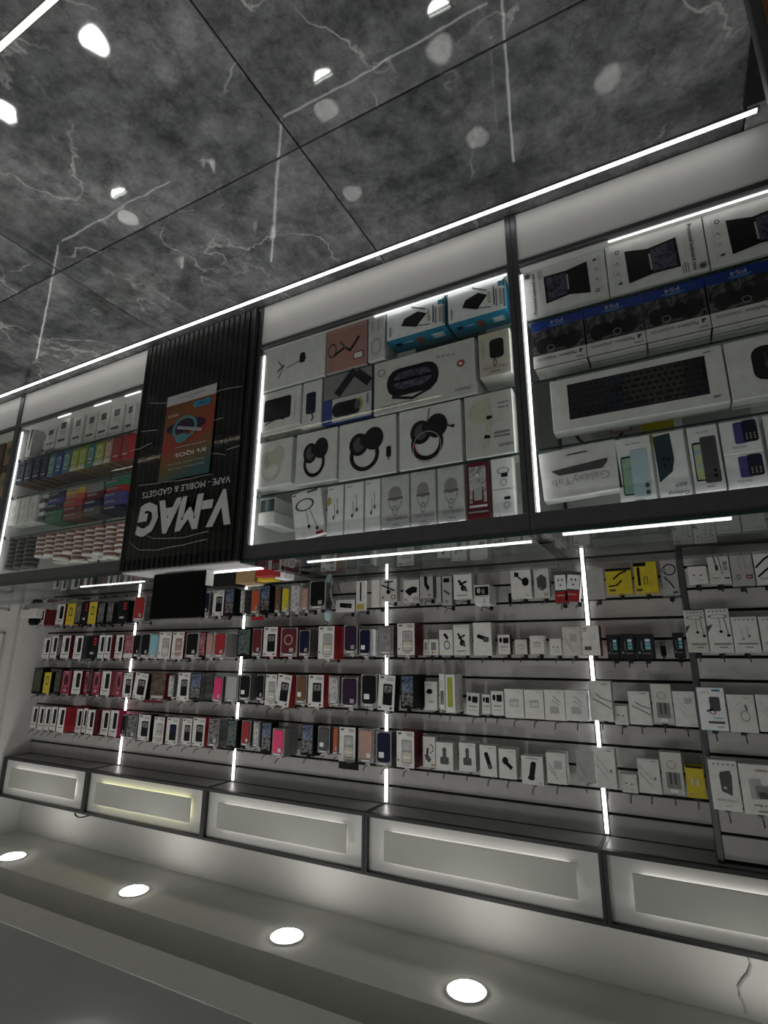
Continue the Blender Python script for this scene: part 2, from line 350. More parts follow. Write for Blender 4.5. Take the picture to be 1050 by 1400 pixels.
# ------------------------------------------------------------------ light boxes along the top of the slat wall
PX = [XE-.06, 3.447, 2.418, 1.395, .350, -.66]
pl = ['light box panel nearest the white end wall', 'light box panel glowing faintly yellow green', 'light box panel between the yellow one and the widest pair', 'light box panel second from the right edge', 'light box panel cut off by the right edge']
for i in range(5):
    x1, x0 = PX[i]-.001, PX[i+1]+.001
    t = empty('light_box', ((x0+x1)/2, PELY, PEL0)); hw = (x1-x0)/2; hh = PEL1-PEL0; D = YW-PELY-.001
    hm = 'halowarm' if i == 1 else 'halo'
    bx('body', -hw, .028, .008, hw, D, hh-.008, 'underside', t)
    bx('underside_board', -hw+.012, .012, 0, hw-.012, D, .008, 'underside', t)
    mb = MB(); T = .013
    mb.box(-hw, 0, -.002, hw, .028, T, 'darktrim'); mb.box(-hw, 0, hh-T, hw, .028, hh, 'darktrim'); mb.box(-hw, 0, T, -hw+T, .028, hh-T, 'darktrim'); mb.box(hw-T, 0, T, hw, .028, hh-T, 'darktrim')
    mb.box(-hw, .028, -.002, -hw+.012, D, .008, 'darktrim'); mb.box(hw-.012, .028, -.002, hw, D, .008, 'darktrim'); mb.box(-hw, .028, hh-.008, hw, D, hh, 'darktrim')
    mb.build('edge_trim', t)
    bx('face_board', -hw+T, .024, T, hw-T, .028, hh-T, 'panelwhite', t)
    u0, u1, z0, z1 = -hw+.10, hw-.10, .062, hh-.068
    bx('floating_panel', u0, .002, z0, u1, .008, z1, 'panelshaded', t, c=.001)  # darker than the face board: its weaker light is put into the colour
    bx('panel_spacer', u0+.045, .008, z0+.036, u1-.045, .024, z1-.036, 'panelwhite', t)
    mb = MB()
    mb.box(u0+.03, .010, z0+.014, u1-.03, .022, z0+.020, hm); mb.box(u0+.03, .010, z1-.020, u1-.03, .022, z1-.014, hm)
    mb.box(u0+.030, .010, z0+.026, u0+.036, .022, z1-.026, hm); mb.box(u1-.036, .010, z0+.026, u1-.030, .022, z1-.026, hm)
    mb.build('halo_light', t)
    tag(t, pl[i], 'light box', 'light boxes above the slat wall')
mb = MB(); mb.tube([(3.55, PELY+.03, PEL1+.01), (3.50, PELY-.004, PEL1+.012), (3.46, PELY-.006, PEL1+.02), (3.42, PELY-.004, PEL1+.014), (3.40, PELY+.03, PEL1+.008)], .004, 'black')
tag(mb.build('power_lead'), 'short black lead looped over the light boxes by the end wall', 'cable')
c0 = W(1031, 1322, 1, YW-.006)
mb = MB(); mb.tube([(c0.x+.015*math.sin(i*1.1)+.006*i, YW-.006, PEL1+.0+i*.025) for i in range(11)], .0045, 'lgrey')
tag(mb.build('wall_cable'), 'grey cable wriggling up the plain wall above the rightmost light box', 'cable')
# ------------------------------------------------------------------ ceiling downlights
def downlight(x, y, z, mt, label, r=.068):
    if mt == 'room': r = .085
    t = empty('downlight', (x, y, z))
    n = 28; mb = MB(); A, Bv, Cc = [], [], []
    for i in range(n):
        a = 2*math.pi*i/n; c, s_ = math.cos(a), math.sin(a)
        A.append((c*(r+.012), s_*(r+.012), 0)); Bv.append((c*(r+.008), s_*(r+.008), -.005)); Cc.append((c*r, s_*r, -.003))
    mb.raw(A+Bv+Cc, [(i, (i+1) % n, n+(i+1) % n, n+i) for i in range(n)]+[(n+i, n+(i+1) % n, 2*n+(i+1) % n, 2*n+i) for i in range(n)], 'panelwhite')
    mb.build('trim_ring', t)
    mb = MB(); rings = [[(math.cos(2*math.pi*i/n)*r*f, math.sin(2*math.pi*i/n)*r*f, z_) for i in range(n)] for f, z_ in ((1, -.003), (.97, -.008), (.85, -.012))]
    mb.raw(rings[0]+rings[1]+rings[2], [(k*n+i, (k+1)*n+i, (k+1)*n+(i+1) % n, k*n+(i+1) % n) for k in (0, 1) for i in range(n)]+[tuple(2*n+i for i in range(n))[::-1]], mt); mb.build('diffuser', t)
    tag(t, label, 'downlight', 'ceiling downlights')
for (px, py), lb in zip(((17, 1172), (183, 1219), (392, 1281), (638, 1356)), ('at the left edge of the photo', 'second from the left edge', 'third from the left edge', 'largest in view, nearest the bottom edge')):
    q = W(px, py, 2, ZC); downlight(q.x, q.y, ZC, 'down', 'round white ceiling downlight '+lb)
downlight(-.15, 2.335, ZC, 'down', 'round white ceiling downlight above the projecting slat bay')
ZR = ZC+.004; k_ = (H+ZR)/(H+2.55)
for y, xs in ((1.42, (.9, 1.9, 2.92, 3.95)), (None, (0, 0))):
    if y is None: continue
    for x in xs: downlight(x*k_, y*k_, ZR, 'room', 'round ceiling downlight over the customer aisle before the counter')
for yy, xs in ((2.515, (-.05, .93, 1.83, 2.93, 4.0)), (3.235, (-.03, .92, 2.04, 3.0, 4.0))):
    for x in xs: downlight(x*k_, 2*YF-yy*k_, ZR, 'room', 'round ceiling downlight behind the camera, seen mirrored in the floor')
# ------------------------------------------------------------------ floor light strips
t = empty('floor_light_strip', (0, 1.369, 0)); bx('profile', -.34, -.010, 0, XE-.03, .010, .004, 'alu', t); bx('diffuser', -.335, -.0065, .004, XE-.03, .0065, .0055, 'ledfloor', t)
tag(t, 'white light strip along the floor in front of the counter', 'light strip')
t = empty('floor_light_strip', (0, .398, 0)); bx('profile', .95, -.0075, 0, 3.6, .0075, .004, 'alu', t); bx('diffuser', .95, -.0055, .004, 3.6, .0055, .0055, 'ledwarm', t)
tag(t, 'cream light strip on the floor in the top left corner', 'light strip')
# ================================================================== counter
DIV = [-.69, .3095, 1.308, 1.928, 2.922, 3.95]     # dividers: cabinet, cabinet, panel, cabinet, cabinet
SH = (.378, .578, .786)                            # glass shelves (top faces)
ZB, ZF = .195, .968                                # cabinet floor, underside of the top rail
def cabinet(x0, x1, label, led=()):
    t = empty('glass_cabinet', ((x0+x1)/2, YF, 0)); hw = (x1-x0)/2-.0005; D = YB-YF
    bx('base', -hw+.016, .006, .004, hw-.016, D, .178, 'panelwhite', t, c=.001)
    bx('cabinet_floor', -hw+.016, .016, .181, hw-.016, D-.014, ZB, 'panelwhite', t)
    bx('bottom_rail', -hw+.016, 0, .178, hw-.016, .016, ZB-.001, 'alu', t, c=.001)
    for s in (-1, 1): bx('post', s*hw if s < 0 else hw-.016, 0, .003, -hw+.016 if s < 0 else hw, .018, ZF, 'alu', t, c=.001)
    for s in (-1, 1): bx('post', s*hw if s < 0 else hw-.016, D-.018, .003, -hw+.016 if s < 0 else hw, D, ZF, 'alu', t, c=.001)
    bx('top_rail', -hw, 0, ZF, hw, .018, ZT-.009, 'alu', t, c=.001)
    bx('top_rail', -hw, D-.016, ZT-.028, hw, D, ZT-.009, 'alu', t, c=.001)
    for s in (-1, 1): bx('top_rail', -hw if s < 0 else hw-.012, .018, ZT-.022, -hw+.012 if s < 0 else hw, D-.016, ZT-.009, 'alu', t)
    bx('front_pane', -hw+.016, .004, ZB+.001, hw-.016, .009, ZF, 'glass', t)
    mb = MB(); mb.box(-hw, -.006, ZT-.008, hw, D+.004, ZT, 'glasstop'); tp = mb.build('top_pane', t)
    mb = MB(); mb.box(-hw, -.0075, ZT-.0082, hw, -.006, ZT, 'glassedge'); mb.build('polished_edge', tp)
    bx('side_panel', -hw, .02, ZB, -hw+.004, D-.02, ZF, 'panelwhite', t); bx('side_panel', hw-.004, .02, ZB, hw, D-.02, ZF, 'panelwhite', t)
    bx('back_panel', -hw+.016, D-.014, ZB+.001, hw-.016, D-.010, ZF, 'panelwhite', t)
    for z in SH:
        s_ = bx('shelf', -hw+.006, .035, z-.006, hw-.006, D-.02, z, 'glass', t); bx('shelf_edge', -hw+.006, .0335, z-.006, hw-.006, .035, z, 'glassedge', s_)
        for sx in (-1, 1): bx('shelf_clip', sx*(hw-.012)-.006, .022, z-.014, sx*(hw-.012)+.006, .034, z-.004, 'black', s_)
    if led:
        for (a, b_) in led: bx('led_strip', a-(x0+x1)/2, .019, ZB+.0, b_-(x0+x1)/2, .023, ZB+.003, 'ledcab', t)
        bx('led_strip', hw-.024, .019, ZB+.02, hw-.017, .024, ZF-.006, 'ledcab', t)
        bx('led_strip', -hw+.0162, .021, ZB+.02, -hw+.0185, .031, ZF-.006, 'ledcab', t)
        bx('led_strip', -hw+.03, .022, ZF+.008, hw-.03, .030, ZF+.014, 'ledcab', t)
    tag(t, label, 'cabinet', 'glass display cabinets in the counter'); return t
cabinet(DIV[0], DIV[1], 'glass counter cabinet holding keyboards, gamepads and phone boxes, at the right', ((-.6, .04),))
cabinet(DIV[1], DIV[2], 'glass counter cabinet holding speaker, headphone and earphone boxes, in the middle', ((.335, .80),))
cabinet(DIV[3], DIV[4], 'glass counter cabinet holding coloured small cartons and tins, at the left', ((2.0, 2.10), (2.2, 2.32), (2.5, 2.6)))
cabinet(DIV[4], DIV[5], 'glass counter cabinet with brown contents cut off by the left edge')
# light tubes under the glass counter top
for (a, b_), lb in ((((430, 770), (722, 736)), 'thin white light tube under the middle glass counter top'), (((770, 730), (1000, 707)), 'thin white light tube under the right glass counter top'),
                   (((105, 801), (203, 795)), 'thin white light tube under the left glass counter top')):
    p, q = W(*a, 2, 1.008), W(*b_, 2, 1.008); y = (p.y+q.y)/2
    t = empty('light_tube', ((p.x+q.x)/2, y, 1.008)); L_ = abs(p.x-q.x)/2
    bx('diffuser', -L_, -.005, -.001, L_, .005, .005, 'led', t); bx('tube_back', -L_, -.006, -.006, L_, .006, -.001, 'panelwhite', t)
    tag(t, lb, 'light tube')
# ------------------------------------------------------------------ till section with the ribbed black front
X0, X1 = DIV[2]+.001, DIV[3]-.001
t = empty('till_counter', ((X0+X1)/2, YF, 0)); hw = (X1-X0)/2
bx('carcass', -hw, .012, .004, hw, .55, .90, 'panelwhite', t)
bx('front_backing', -hw, -.004, .02, hw, .012, 1.02, 'rib', t)
nr = 22; pw = 2*hw/nr
for i in range(nr): bx('front_batten', -hw+i*pw+.0035, -.019, .02, -hw+(i+1)*pw-.0035, -.004, 1.02, 'rib', t, c=.002)
for s in (-1, 1): bx('front_edge', -hw if s < 0 else hw-.006, -.021, .02, -hw+.006 if s < 0 else hw, -.004, 1.022, 'darktrim', t)
bx('desk_top', -hw, .014, .90, hw, .56, .925, 'panelwhite', t)
bx('upper_ledge', -hw, -.004, 1.02, hw, .13, 1.026, 'lgrey', t)
bx('ledge_light', -hw+.01, .118, 1.026, hw-.30, .129, 1.031, 'led', t)
fl = bx('clear_film', -hw+.03, -.0225, .05, hw-.03, -.0215, .98, 'plastic', t)
for (pts) in ([(207, 606), (190, 614), (178, 617)], [(310, 615), (328, 609)], [(215, 588), (193, 590)], [(190, 664), (215, 661), (232, 658), (262, 654), (290, 648)], [(178, 742), (190, 752), (215, 752), (250, 745), (283, 737)], [(184, 727), (210, 736), (250, 735), (285, 726)], [(292, 575), (305, 571)], [(290, 620), (308, 622)], [(296, 536), (312, 531), (330, 528)], [(205, 551), (230, 551)]):
    mb = MB(); base = Vector(((X0+X1)/2, YF, 0))
    P2 = []
    for i, q in enumerate(pts):
        P2.append(W(*q, 1, YF-.0235)-base)
        if i < len(pts)-1:
            nx = pts[i+1]; P2.append(W((q[0]*2+nx[0])/3+random.uniform(-1, 1), (q[1]*2+nx[1])/3+random.uniform(-1, 1), 1, YF-.0235)-base)
    mb.tube(P2, .0014, 'filmglint', 5); mb.build('crease_glint', t)  # pale tubes stand in for strip light glinting along the film's creases
tag(t, 'till counter with black ribbed front and white lettering', 'counter')
cx, cz = (X0+X1)/2, 0
lettering(t, 'V-MAG', 1.600-cx, .822, .50, .138, 'letter', -.0250, 0, .05, .15, 'shop_lettering')
lettering(t, 'VAPE - MOBILE & GADGETS', 1.602-cx, .718, .47, .026, 'letter', -.0250, 0, .006, 0, 'shop_lettering')
# poster
pw_, ph_ = .274, .370
po = bx('advert_poster', -pw_/2, -.0015, 0, pw_/2, 0, ph_, 'postergrad'); po.location = (1.612, YF-.0265, .307)
draw(po, pw_, ph_, [('r', 0, 0, 1, .12, 'lgrey'), ('r', .2, .045, .8, .055, 'grey'), ('r', .4, .075, .6, .083, 'grey'), ('R', .56, .15, .92, .22, .05, 'cyan'), ('t', '20k', .74, .185, .12, .03, 'navy', 0),
    ('t', 'IQOS', .17, .25, .2, .032, 'white', 0), ('e', .45, .41, .40, .075, 'purple'), ('o', .44, .43, .25, .14, .22, 'teal'), ('e', .40, .545, .13, .055, 'teal'), ('l', [(.3, .41), (.78, .5)], .045, 'lgrey'), ('l', [(.3, .41), (.78, .5)], .02, 'grey'),
    ('r', .3, .645, .9, .652, 'lgrey'), ("t", "It's IQOS.", .6, .735, .62, .055, 'paper', 0, .004), ('t', 'Flavour choice. Not a vape.', .52, .83, .76, .026, 'lgrey', 0), ('t', 'Heats tobacco. Not a cig.', .55, .885, .7, .026, 'lgrey', 0)], -.0015)
tag(po, 'orange and teal advert poster on the black ribbed panel', 'poster')
# ------------------------------------------------------------------ monitor and clutter on the till
YM = 1.475
q0, q1 = W(213, 778, 1, YM), W(284, 772, 1, YM); wM = q0.x-q1.x; zt = W(236, 846, 1, YM).z; zb_ = 1.0265
t = empty('monitor', ((q0.x+q1.x)/2, YM, zb_))
bx('screen_back', -wM/2, -.006, .003, wM/2, .006, zt-zb_, 'screenblack', t, c=.003); bx('bezel', -wM/2+.002, .006, .005, wM/2-.002, .009, zt-zb_-.002, 'black', t)
bx('stand_neck', -.02, .009, .004, .02, .02, .09, 'dgrey', t); bx('stand_foot', -.07, -.012, 0, .07, .036, .004, 'dgrey', t, c=.001)
bx('side_card', -wM/2-.006, -.006, .001, -wM/2-.003, .03, .06, 'white', t)
tag(t, 'black flat monitor standing behind the ribbed panel', 'monitor')
def clutter(name, x0, x1, y0, y1, Y, d, mat, label, cat, top=None, zb=.925):
    X, w_, z0, z1 = span(x0, x1, y0, y1, Y)
    o = bx(name, -w_/2, 0, 0, w_/2, d, max(.012, z1-zb), mat, c=.002, top=top); o.location = (X, Y, zb); tag(o, label, cat); return o
clutter('cardboard_box', 322, 348, 785, 797, 1.86, .08, 'cardboard', 'low brown cardboard box behind the till ledge', 'box')
clutter('red_packet', 349, 375, 785, 788, 1.80, .05, 'red', 'flat red packet on the till desk beside the brown box', 'packet')
clutter('yellow_packet', 352, 374, 785, 794, 1.87, .05, 'yellow', 'flat yellow packet lying against the red packet on the till', 'packet')
clutter('white_packet', 376, 389, 780, 791, 1.84, .07, 'paper', 'crumpled white packet beside the red packet on the till', 'packet')
clutter('dark_bag', 285, 320, 792, 802, 1.88, .08, 'softblack', 'dark soft bag lying beside the monitor on the till', 'bag')
clutter('white_tray', 320, 355, 797, 801, 1.955, .03, 'white', 'shallow white tray at the back of the till desk', 'tray')
# ================================================================== cartons inside the cabinets
YC = 1.456
def carton(name, X, Y, z, w_, h_, d, art, label, cat, side='white', front='white', top=None, tilt=0, yaw=0, c=.0015, group=None):
    mb = MB(); mb.box(-w_/2, 0, 0, w_/2, d, h_, side, front=front, top=top or side, c=c)
    o = mb.build(name, None, (X, Y, z), (0, math.radians(tilt), math.radians(yaw)))
    if art: draw(o, w_, h_, art)
    tag(o, label, cat, group); return o
def pic(name, x0, x1, y0, y1, shelf, d, art, label, cat='box', Y=YC, **k):
    X, w_, z0, z1 = span(x0, x1, y0, y1, Y); top_ = [q for q in (*SH, 1.02) if q > shelf+.01][0]-.008
    z1 = min(z1, top_); return carton(name, X, Y, shelf, w_-.003, z1-shelf, d, art, label, cat, **k)
def flip(art):
    out = []
    for a in art:
        k = a[0]
        if k == 'r': out.append(('r', 1-a[3], 1-a[4], 1-a[1], 1-a[2], a[5]))
        elif k == 'R': out.append(('R', 1-a[3], 1-a[4], 1-a[1], 1-a[2], *a[5:]))
        elif k in 'eo': out.append((k, 1-a[1], 1-a[2], *a[3:]))
        elif k in 'pl': out.append((k, [(1-u, 1-v) for u, v in a[1]], *a[2:]))
        elif k == 't': out.append((k, a[1], 1-a[2], 1-a[3], *a[4:7], a[7]+180, *a[8:]))
    return out
# --- right cabinet, bottom row: keyboard cases
KB = [('p', [(.26, .2), (.54, .21), (.79, .15), (.8, .79), (.56, .71), (.27, .77)], 'softblack'), ('p', [(.29, .24), (.53, .25), (.54, .67), (.3, .72)], 'pat_purple'), ('l', [(.545, .3), (.55, .6)], .018, 'lgrey'),
      ('t', 'Protected keyboard case', .135, .5, .6, .085, 'black', -90, .01), ('r', .19, .05, .2, .22, 'grey'), ('r', .215, .05, .225, .25, 'grey'), ('r', .24, .05, .25, .2, 'grey'), ('r', .195, .35, .2, .62, 'lgrey'), ('e', .06, .1, .03, .045, 'dgrey'), ('o', .06, .1, .045, .066, .15, 'grey'),
      ('r', .86, .16, .9, .2, 'dgrey'), ('o', .89, .38, .02, .03, .3, 'grey'), ('l', [(.87, .55), (.89, .6), (.91, .57)], .01, 'grey'), ('o', .88, .8, .025, .04, .4, 'dgrey'), ('r', .93, .1, .935, .24, 'lgrey'), ('r', .93, .34, .935, .46, 'lgrey'), ('r', .93, .52, .935, .66, 'lgrey'), ('r', .93, .72, .935, .84, 'lgrey')]
for k, (xa, xb, art, lb) in enumerate(((.055, .290, KB, 'white keyboard case box beside the cabinet divider, text at its left'), (-.190, .052, flip(KB), 'white keyboard case box in the middle, text at its right'), (-.434, -.193, flip(KB), 'white keyboard case box cut off by the right edge'))):
    carton('keyboard_case_box', (xa+xb)/2, YC+(.002 if k == 0 else -.002), ZB, xb-xa, .166, .045, art, lb, 'box', group='keyboard case boxes')
# --- gamepad boxes
def gamepad(s):
    g = [('r', 0, 0, 1, .2, 'psblue'), ('t', 'PS4', .5, .075, .24, .075, 'lgrey', 0, .01), ('r', .34, .135, .7, .143, 'lblue'), ('r', .38, .165, .64, .172, 'lblue'), ('r', .02, .2, .98, .74, 'pat_controller'), ('R', .12, .42, .88, .66, .08, 'softblack'), ('e', .2, .55, .12, .17, 'softblack'), ('e', .78, .52, .12, .18, 'softblack'), ('e', .4, .5, .09, .1, 'black'), ('e', .6, .48, .09, .1, 'black'), ('o', .35+.2*s, .62, .07, .06, .12, 'lgrey'),
         ('r', 0, .74, 1, 1, 'offwhite'), ('t', 'PlayStation', .66, .83, .32, .085, 'black', 0, .008), ('t', 'DUALSHOCK4', .26, .83, .36, .06, 'dgrey', 0), ('t', 'SONY', .88, .94, .16, .04, 'black', 0, .008), ('p', [(.87, .79), (.94, .79), (.94, .83), (.91, .83), (.91, .87), (.87, .86)], 'dgrey')]
    return g
for k, (xa, xb, lb) in enumerate(((.129, .276, 'gamepad box with blue base band beside the cabinet divider'), (-.021, .127, 'gamepad box with blue base band, second from the divider'), (-.171, -.023, 'gamepad box with blue base band, third from the divider'), (-.321, -.173, 'gamepad box with blue base band at the right edge'))):
    carton('gamepad_box', (xa+xb)/2, YC, SH[0], xb-xa, .152, .075, gamepad(k % 2), lb, 'box', side='softblack', front='dgrey', top='offwhite', group='gamepad boxes')
# --- keyboard and mouse boxes
ka = [('r', .11, .14, .905, .81, 'black')]
cols = ['keyp', 'keyp', 'keyp', 'keyb', 'keyb', 'keyo', 'keyo', 'keyo', 'keyo', 'keyo', 'keyp', 'keyp']
for r in range(6):
    u = .125
    while u < .885:
        wk = .032 if not (r == 5 and .42 < u < .56) else .15
        if random.random() < .1: wk *= 1.6
        wk = min(wk, .892-u)
        if not (.40 < u < .415):
            ct = cols[min(11, int((u-.13)/.755*12))]
            v = .165+r*.105; ka.append(('r', u, v, u+wk, v+.094, ct)); ka.append(('r', u+.0028, v+.009, u+wk-.0028, v+.085, 'softblack'))
        u += wk+.006
ka += [('r', .9, .08, .94, .1, 'grey'), ('r', .92, .86, .955, .89, 'grey')]
def flat(art):  # few depth layers for many keys
    return art
X, w_, z0, z1 = span(752, 997, 492, 575, YC)
o = MB(); o.box(-w_/2, 0, 0, w_/2, .05, .158, 'white', c=.002); ko = o.build('keyboard_box', None, (X, YC, SH[1]))
mb = MB(); P = lambda u, v, e: ((.5-u)*w_, e, v*.158)
for a in ka:
    e = -.0006 if a[5] == 'black' else -.0009 if a[5] in cols and a[5] != 'black' else -.0012
    if a[5] == 'grey': e = -.0009
    mb.face([P(a[3], a[2], e), P(a[1], a[2], e), P(a[1], a[4], e), P(a[3], a[4], e)], a[5])
mb.build('printed_picture', ko)
tag(ko, 'long white keyboard box with a lit keyboard printed on it', 'box')
X2 = X-w_/2-.004
carton('mouse_box', X2-.085, YC, SH[1], .17, .158, .06, [('R', .3, .18, .64, .75, .14, 'black'), ('l', [(.47, .3), (.47, .55)], .012, 'dgrey'), ('e', .47, .5, .02, .05, 'dgrey')], 'white mouse box showing a black mouse at the right edge', 'box')
carton('headset_box', .13, 1.62, SH[1], .22, .17, .07, [('o', .5, .55, .34, .4, .12, 'black'), ('r', .62, .55, .9, .75, 'salmon'), ('r', .66, .6, .86, .7, 'white')], 'pale headset box standing behind the keyboard box', 'box', front='lgrey', side='lgrey')
carton('yellow_box', -.02, 1.64, SH[1], .09, .17, .05, [('r', .1, .2, .9, .3, 'dgrey')], 'yellow box standing behind the keyboard box', 'box', front='yellow', side='yellow')
carton('accessory_box', -.17, 1.64, SH[1], .16, .165, .07, [('r', .1, .2, .5, .6, 'grey'), ('r', .6, .3, .9, .35, 'grey')], 'grey white box standing behind the keyboard box at the right', 'box', front='lgrey', side='lgrey')
# --- top row: tablet and phones
pic('tablet_box', 737, 847, 622, 677, SH[2], .045, [('r', .38, .13, .63, .16, 'dgrey'), ('t', 'Galaxy Tab A9', .5, .145, .3, .045, 'dgrey', 0), ('p', [(.14, .42), (.87, .36), (.87, .42), (.8, .54), (.24, .54)], 'dgrey'), ('t', 'GalaxyTab', .5, .66, .74, .2, 'lgrey', 0)], 'white tablet box with a thin grey tablet printed on it', tilt=-3)
pic('phone_box', 844, 896, 611, 690, SH[2], .05, [('t', 'Galaxy A06', .5, .1, .4, .035, 'dgrey', 0), ('R', .12, .28, .45, .86, .06, 'greenblack'), ('r', .15, .31, .42, .84, 'pat_green_screen'), ('R', .4, .2, .86, .9, .07, 'sky'), ('e', .78, .74, .06, .035, 'dgrey'), ('e', .78, .84, .06, .035, 'dgrey'), ('r', .4, .94, .66, .955, 'grey')], 'phone box showing a pale blue phone and green screen', front='paper')
pic('phone_box', 897, 943, 603, 683, SH[2], .05, [('p', [(.0, .05), (.55, .03), (.6, .42), (.5, .6), (.05, .74)], 'greenblack'), ('e', .28, .4, .05, .03, 'black'), ('e', .42, .42, .05, .03, 'black'), ('e', .28, .5, .05, .03, 'black'), ('t', 'A07', .72, .8, .38, .055, 'black', 0), ('t', 'Galaxy', .6, .91, .66, .065, 'black', 0)], 'white phone box with large dark green phone corner printed on it', front='paper')
pic('phone_box', 944, 989, 594, 672, SH[2], .05, [('t', 'Galaxy A06', .5, .1, .4, .035, 'dgrey', 0), ('R', .1, .25, .45, .84, .05, 'black'), ('r', .14, .28, .42, .82, 'pat_screen'), ('R', .38, .18, .9, .88, .07, 'dgrey'), ('e', .74, .7, .06, .03, 'black'), ('e', .74, .78, .06, .03, 'black'), ('r', .4, .93, .66, .945, 'grey')], 'white phone box showing a black phone and blue yellow screen', front='paper')
nk = [('t', 'Nokia 105 4G', .42, .82, .34, .07, 'dgrey', 0), ('R', .34, .08, .66, .72, .06, 'indigo'), ('R', .56, .05, .94, .7, .08, 'navy'), ('R', .58, .4, .93, .69, .05, 'black')] + [('r', .63+.1*i, .44+.07*j, .67+.1*i, .48+.07*j, 'lgrey') for i in range(3) for j in range(3)]
X, w_, z0, z1 = span(989, 1047, 585, 665, YC)
carton('phone_box', X, YC, SH[2], w_-.003, .085, .05, nk, 'white keypad phone box with purple phone, nearest the gamepad row', 'box', front='paper')
carton('phone_box', X, YC+.004, SH[2]+.0855, w_-.003, .082, .05, nk, 'white keypad phone box with purple phone, stacked against its twin', 'box', front='paper')
carton('phone_box', X-w_-.004, YC, SH[2], .075, .15, .05, [('R', .2, .2, .8, .85, .08, 'dgrey')], 'white phone box cut off by the right edge', 'box', front='paper')
# --- middle cabinet, bottom row
def m_tripod(): return [('l', [(.72, .45), (.42, .58)], .012, 'dgrey'), ('l', [(.38, .5), (.28, .6)], .02, 'black'), ('l', [(.36, .55), (.28, .35)], .012, 'dgrey'), ('l', [(.36, .58), (.3, .78)], .012, 'dgrey'), ('R', .62, .32, .7, .56, .03, 'black')]
pic('tripod_box', 357, 445, 466, 528, ZB, .10, m_tripod(), 'large white box showing a black tripod, beside the ribbed panel', 'box', Y=1.436)
pic('light_kit_box', 447, 502, 440, 512, ZB, .09, [('r', .03, .1, .97, .97, 'salmon'), ('o', .14, .5, .11, .16, .2, 'black'), ('l', [(.2, .62), (.45, .5), (.6, .6), (.8, .35)], .06, 'black'), ('l', [(.35, .35), (.5, .55)], .05, 'dgrey'), ('R', .68, .68, .92, .84, .02, 'dred'), ('R', .7, .7, .9, .82, .02, 'white'), ('o', .12, .88, .05, .06, .2, 'grey')], 'salmon pink box with black looped cable printed on it', 'box', Y=1.436, front='rose', side='rose', top='lgrey')
pic('headphone_box', 503, 526, 428, 492, ZB, .10, [('o', .5, .7, .32, .2, .3, 'lgrey'), ('r', .2, .1, .3, .35, 'lgrey'), ('r', .6, .1, .7, .35, 'lgrey')], 'narrow white headphone box beside the blue charger boxes', 'box', Y=1.436, front='offwhite')
ch = [('p', [(.32, .38), (.55, .26), (.7, .42), (.52, .78), (.26, .6)], 'black'), ('l', [(.52, .74), (.75, .82)], .012, 'black'), ('l', [(.45, .05), (.68, .26)], .02, 'dgrey'), ('t', '65W', .73, .5, .22, .1, 'lime', -90, .01), ('r', .8, .2, .82, .8, 'dgrey'), ('r', .84, .3, .86, .85, 'grey'), ('r', .89, .1, .96, .25, 'cyan'), ('r', .9, .35, .95, .85, 'lgrey'), ('r', .965, .08, 1, .3, 'dgrey'), ('r', .965, .35, 1, .95, 'grey'), ('r', .06, .55, .08, .9, 'grey')]
for (xa, xb, ya, yb, lb) in ((528, 609, 412, 456, 'blue and white laptop charger box beside the narrow headphone box'), (611, 692, 388, 433, 'blue and white laptop charger box beside the cabinet divider')):
    o = pic('charger_box', xa, xb, ya, yb, ZB, .085, ch, lb, 'box', Y=1.442, front='paper', side='cyan', top='cyan', group='laptop charger boxes')
    w_ = o.dimensions.x
    mb = MB(); hh = max(v.co.z for v in o.data.vertices)+.0006; w_ = max(v.co.x for v in o.data.vertices)*2
    for u0, u1, v0, v1, mt in ((.1, .2, .3, .5, 'navy'), (.25, .4, .35, .42, 'lblue'), (.45, .58, .25, .7, 'brown'), (.72, .92, .3, .65, 'lblue'), (.75, .89, .36, .6, 'white')): mb.face([((.5-u1)*w_, .085*v0, hh), ((.5-u0)*w_, .085*v0, hh), ((.5-u0)*w_, .085*v1, hh), ((.5-u1)*w_, .085*v1, hh)], mt); hh += .0002
    mb.build('printed_top', o)
carton('cable_box', .60, 1.6, ZB, .24, .12, .1, [('r', .1, .2, .6, .4, 'dgrey')], 'dark grey box standing behind the blue charger boxes', 'box', front='grey', side='grey')
# --- second row: speakers
pic('speaker_box', 352, 411, 543, 585, SH[0], .12, [('R', .16, .2, .78, .78, .05, 'black'), ('l', [(.2, .85), (.5, .74), (.64, .8)], .02, 'black'), ('r', .86, .4, .88, .8, 'lgrey')], 'white speaker box with a black oblong speaker, beside ribbed panel', 'box', Y=1.44)
pic('speaker_box', 413, 440, 524, 583, SH[0], .12, [('R', .2, .25, .7, .72, .1, 'navy'), ('l', [(.5, .7), (.6, .82), (.5, .86)], .06, 'black')], 'narrow white speaker box with a small navy speaker', 'box', Y=1.44)
X, w_, z0, z1 = span(442, 509, 500, 574, 1.44); zm = W(475, 541, 1, 1.44).z
carton('speaker_box', X, 1.44, SH[0], w_-.003, zm-SH[0], .12, [('l', [(.62, .1), (.32, .8)], .16, 'softblack'), ('l', [(.72, .2), (.92, .6)], .16, 'softblack')], 'dark grey box with two black tube speakers', 'box', front='grey', side='dgrey')
carton('speaker_box', X, 1.44, zm+.0005, w_-.003, z1-zm, .12, [('r', 0, 0, .2, 1, 'blue'), ('R', .2, .2, .8, .8, .12, 'black'), ('e', .74, .45, .08, .25, 'lime'), ('e', .72, .45, .06, .2, 'dgrey'), ('l', [(.5, .8), (.6, .7), (.75, .65)], .03, 'black'), ('r', .9, .1, .94, .5, 'grey')], 'white and blue speaker box with round camouflage speaker, on dark box', 'box', front='offwhite', side='blue')
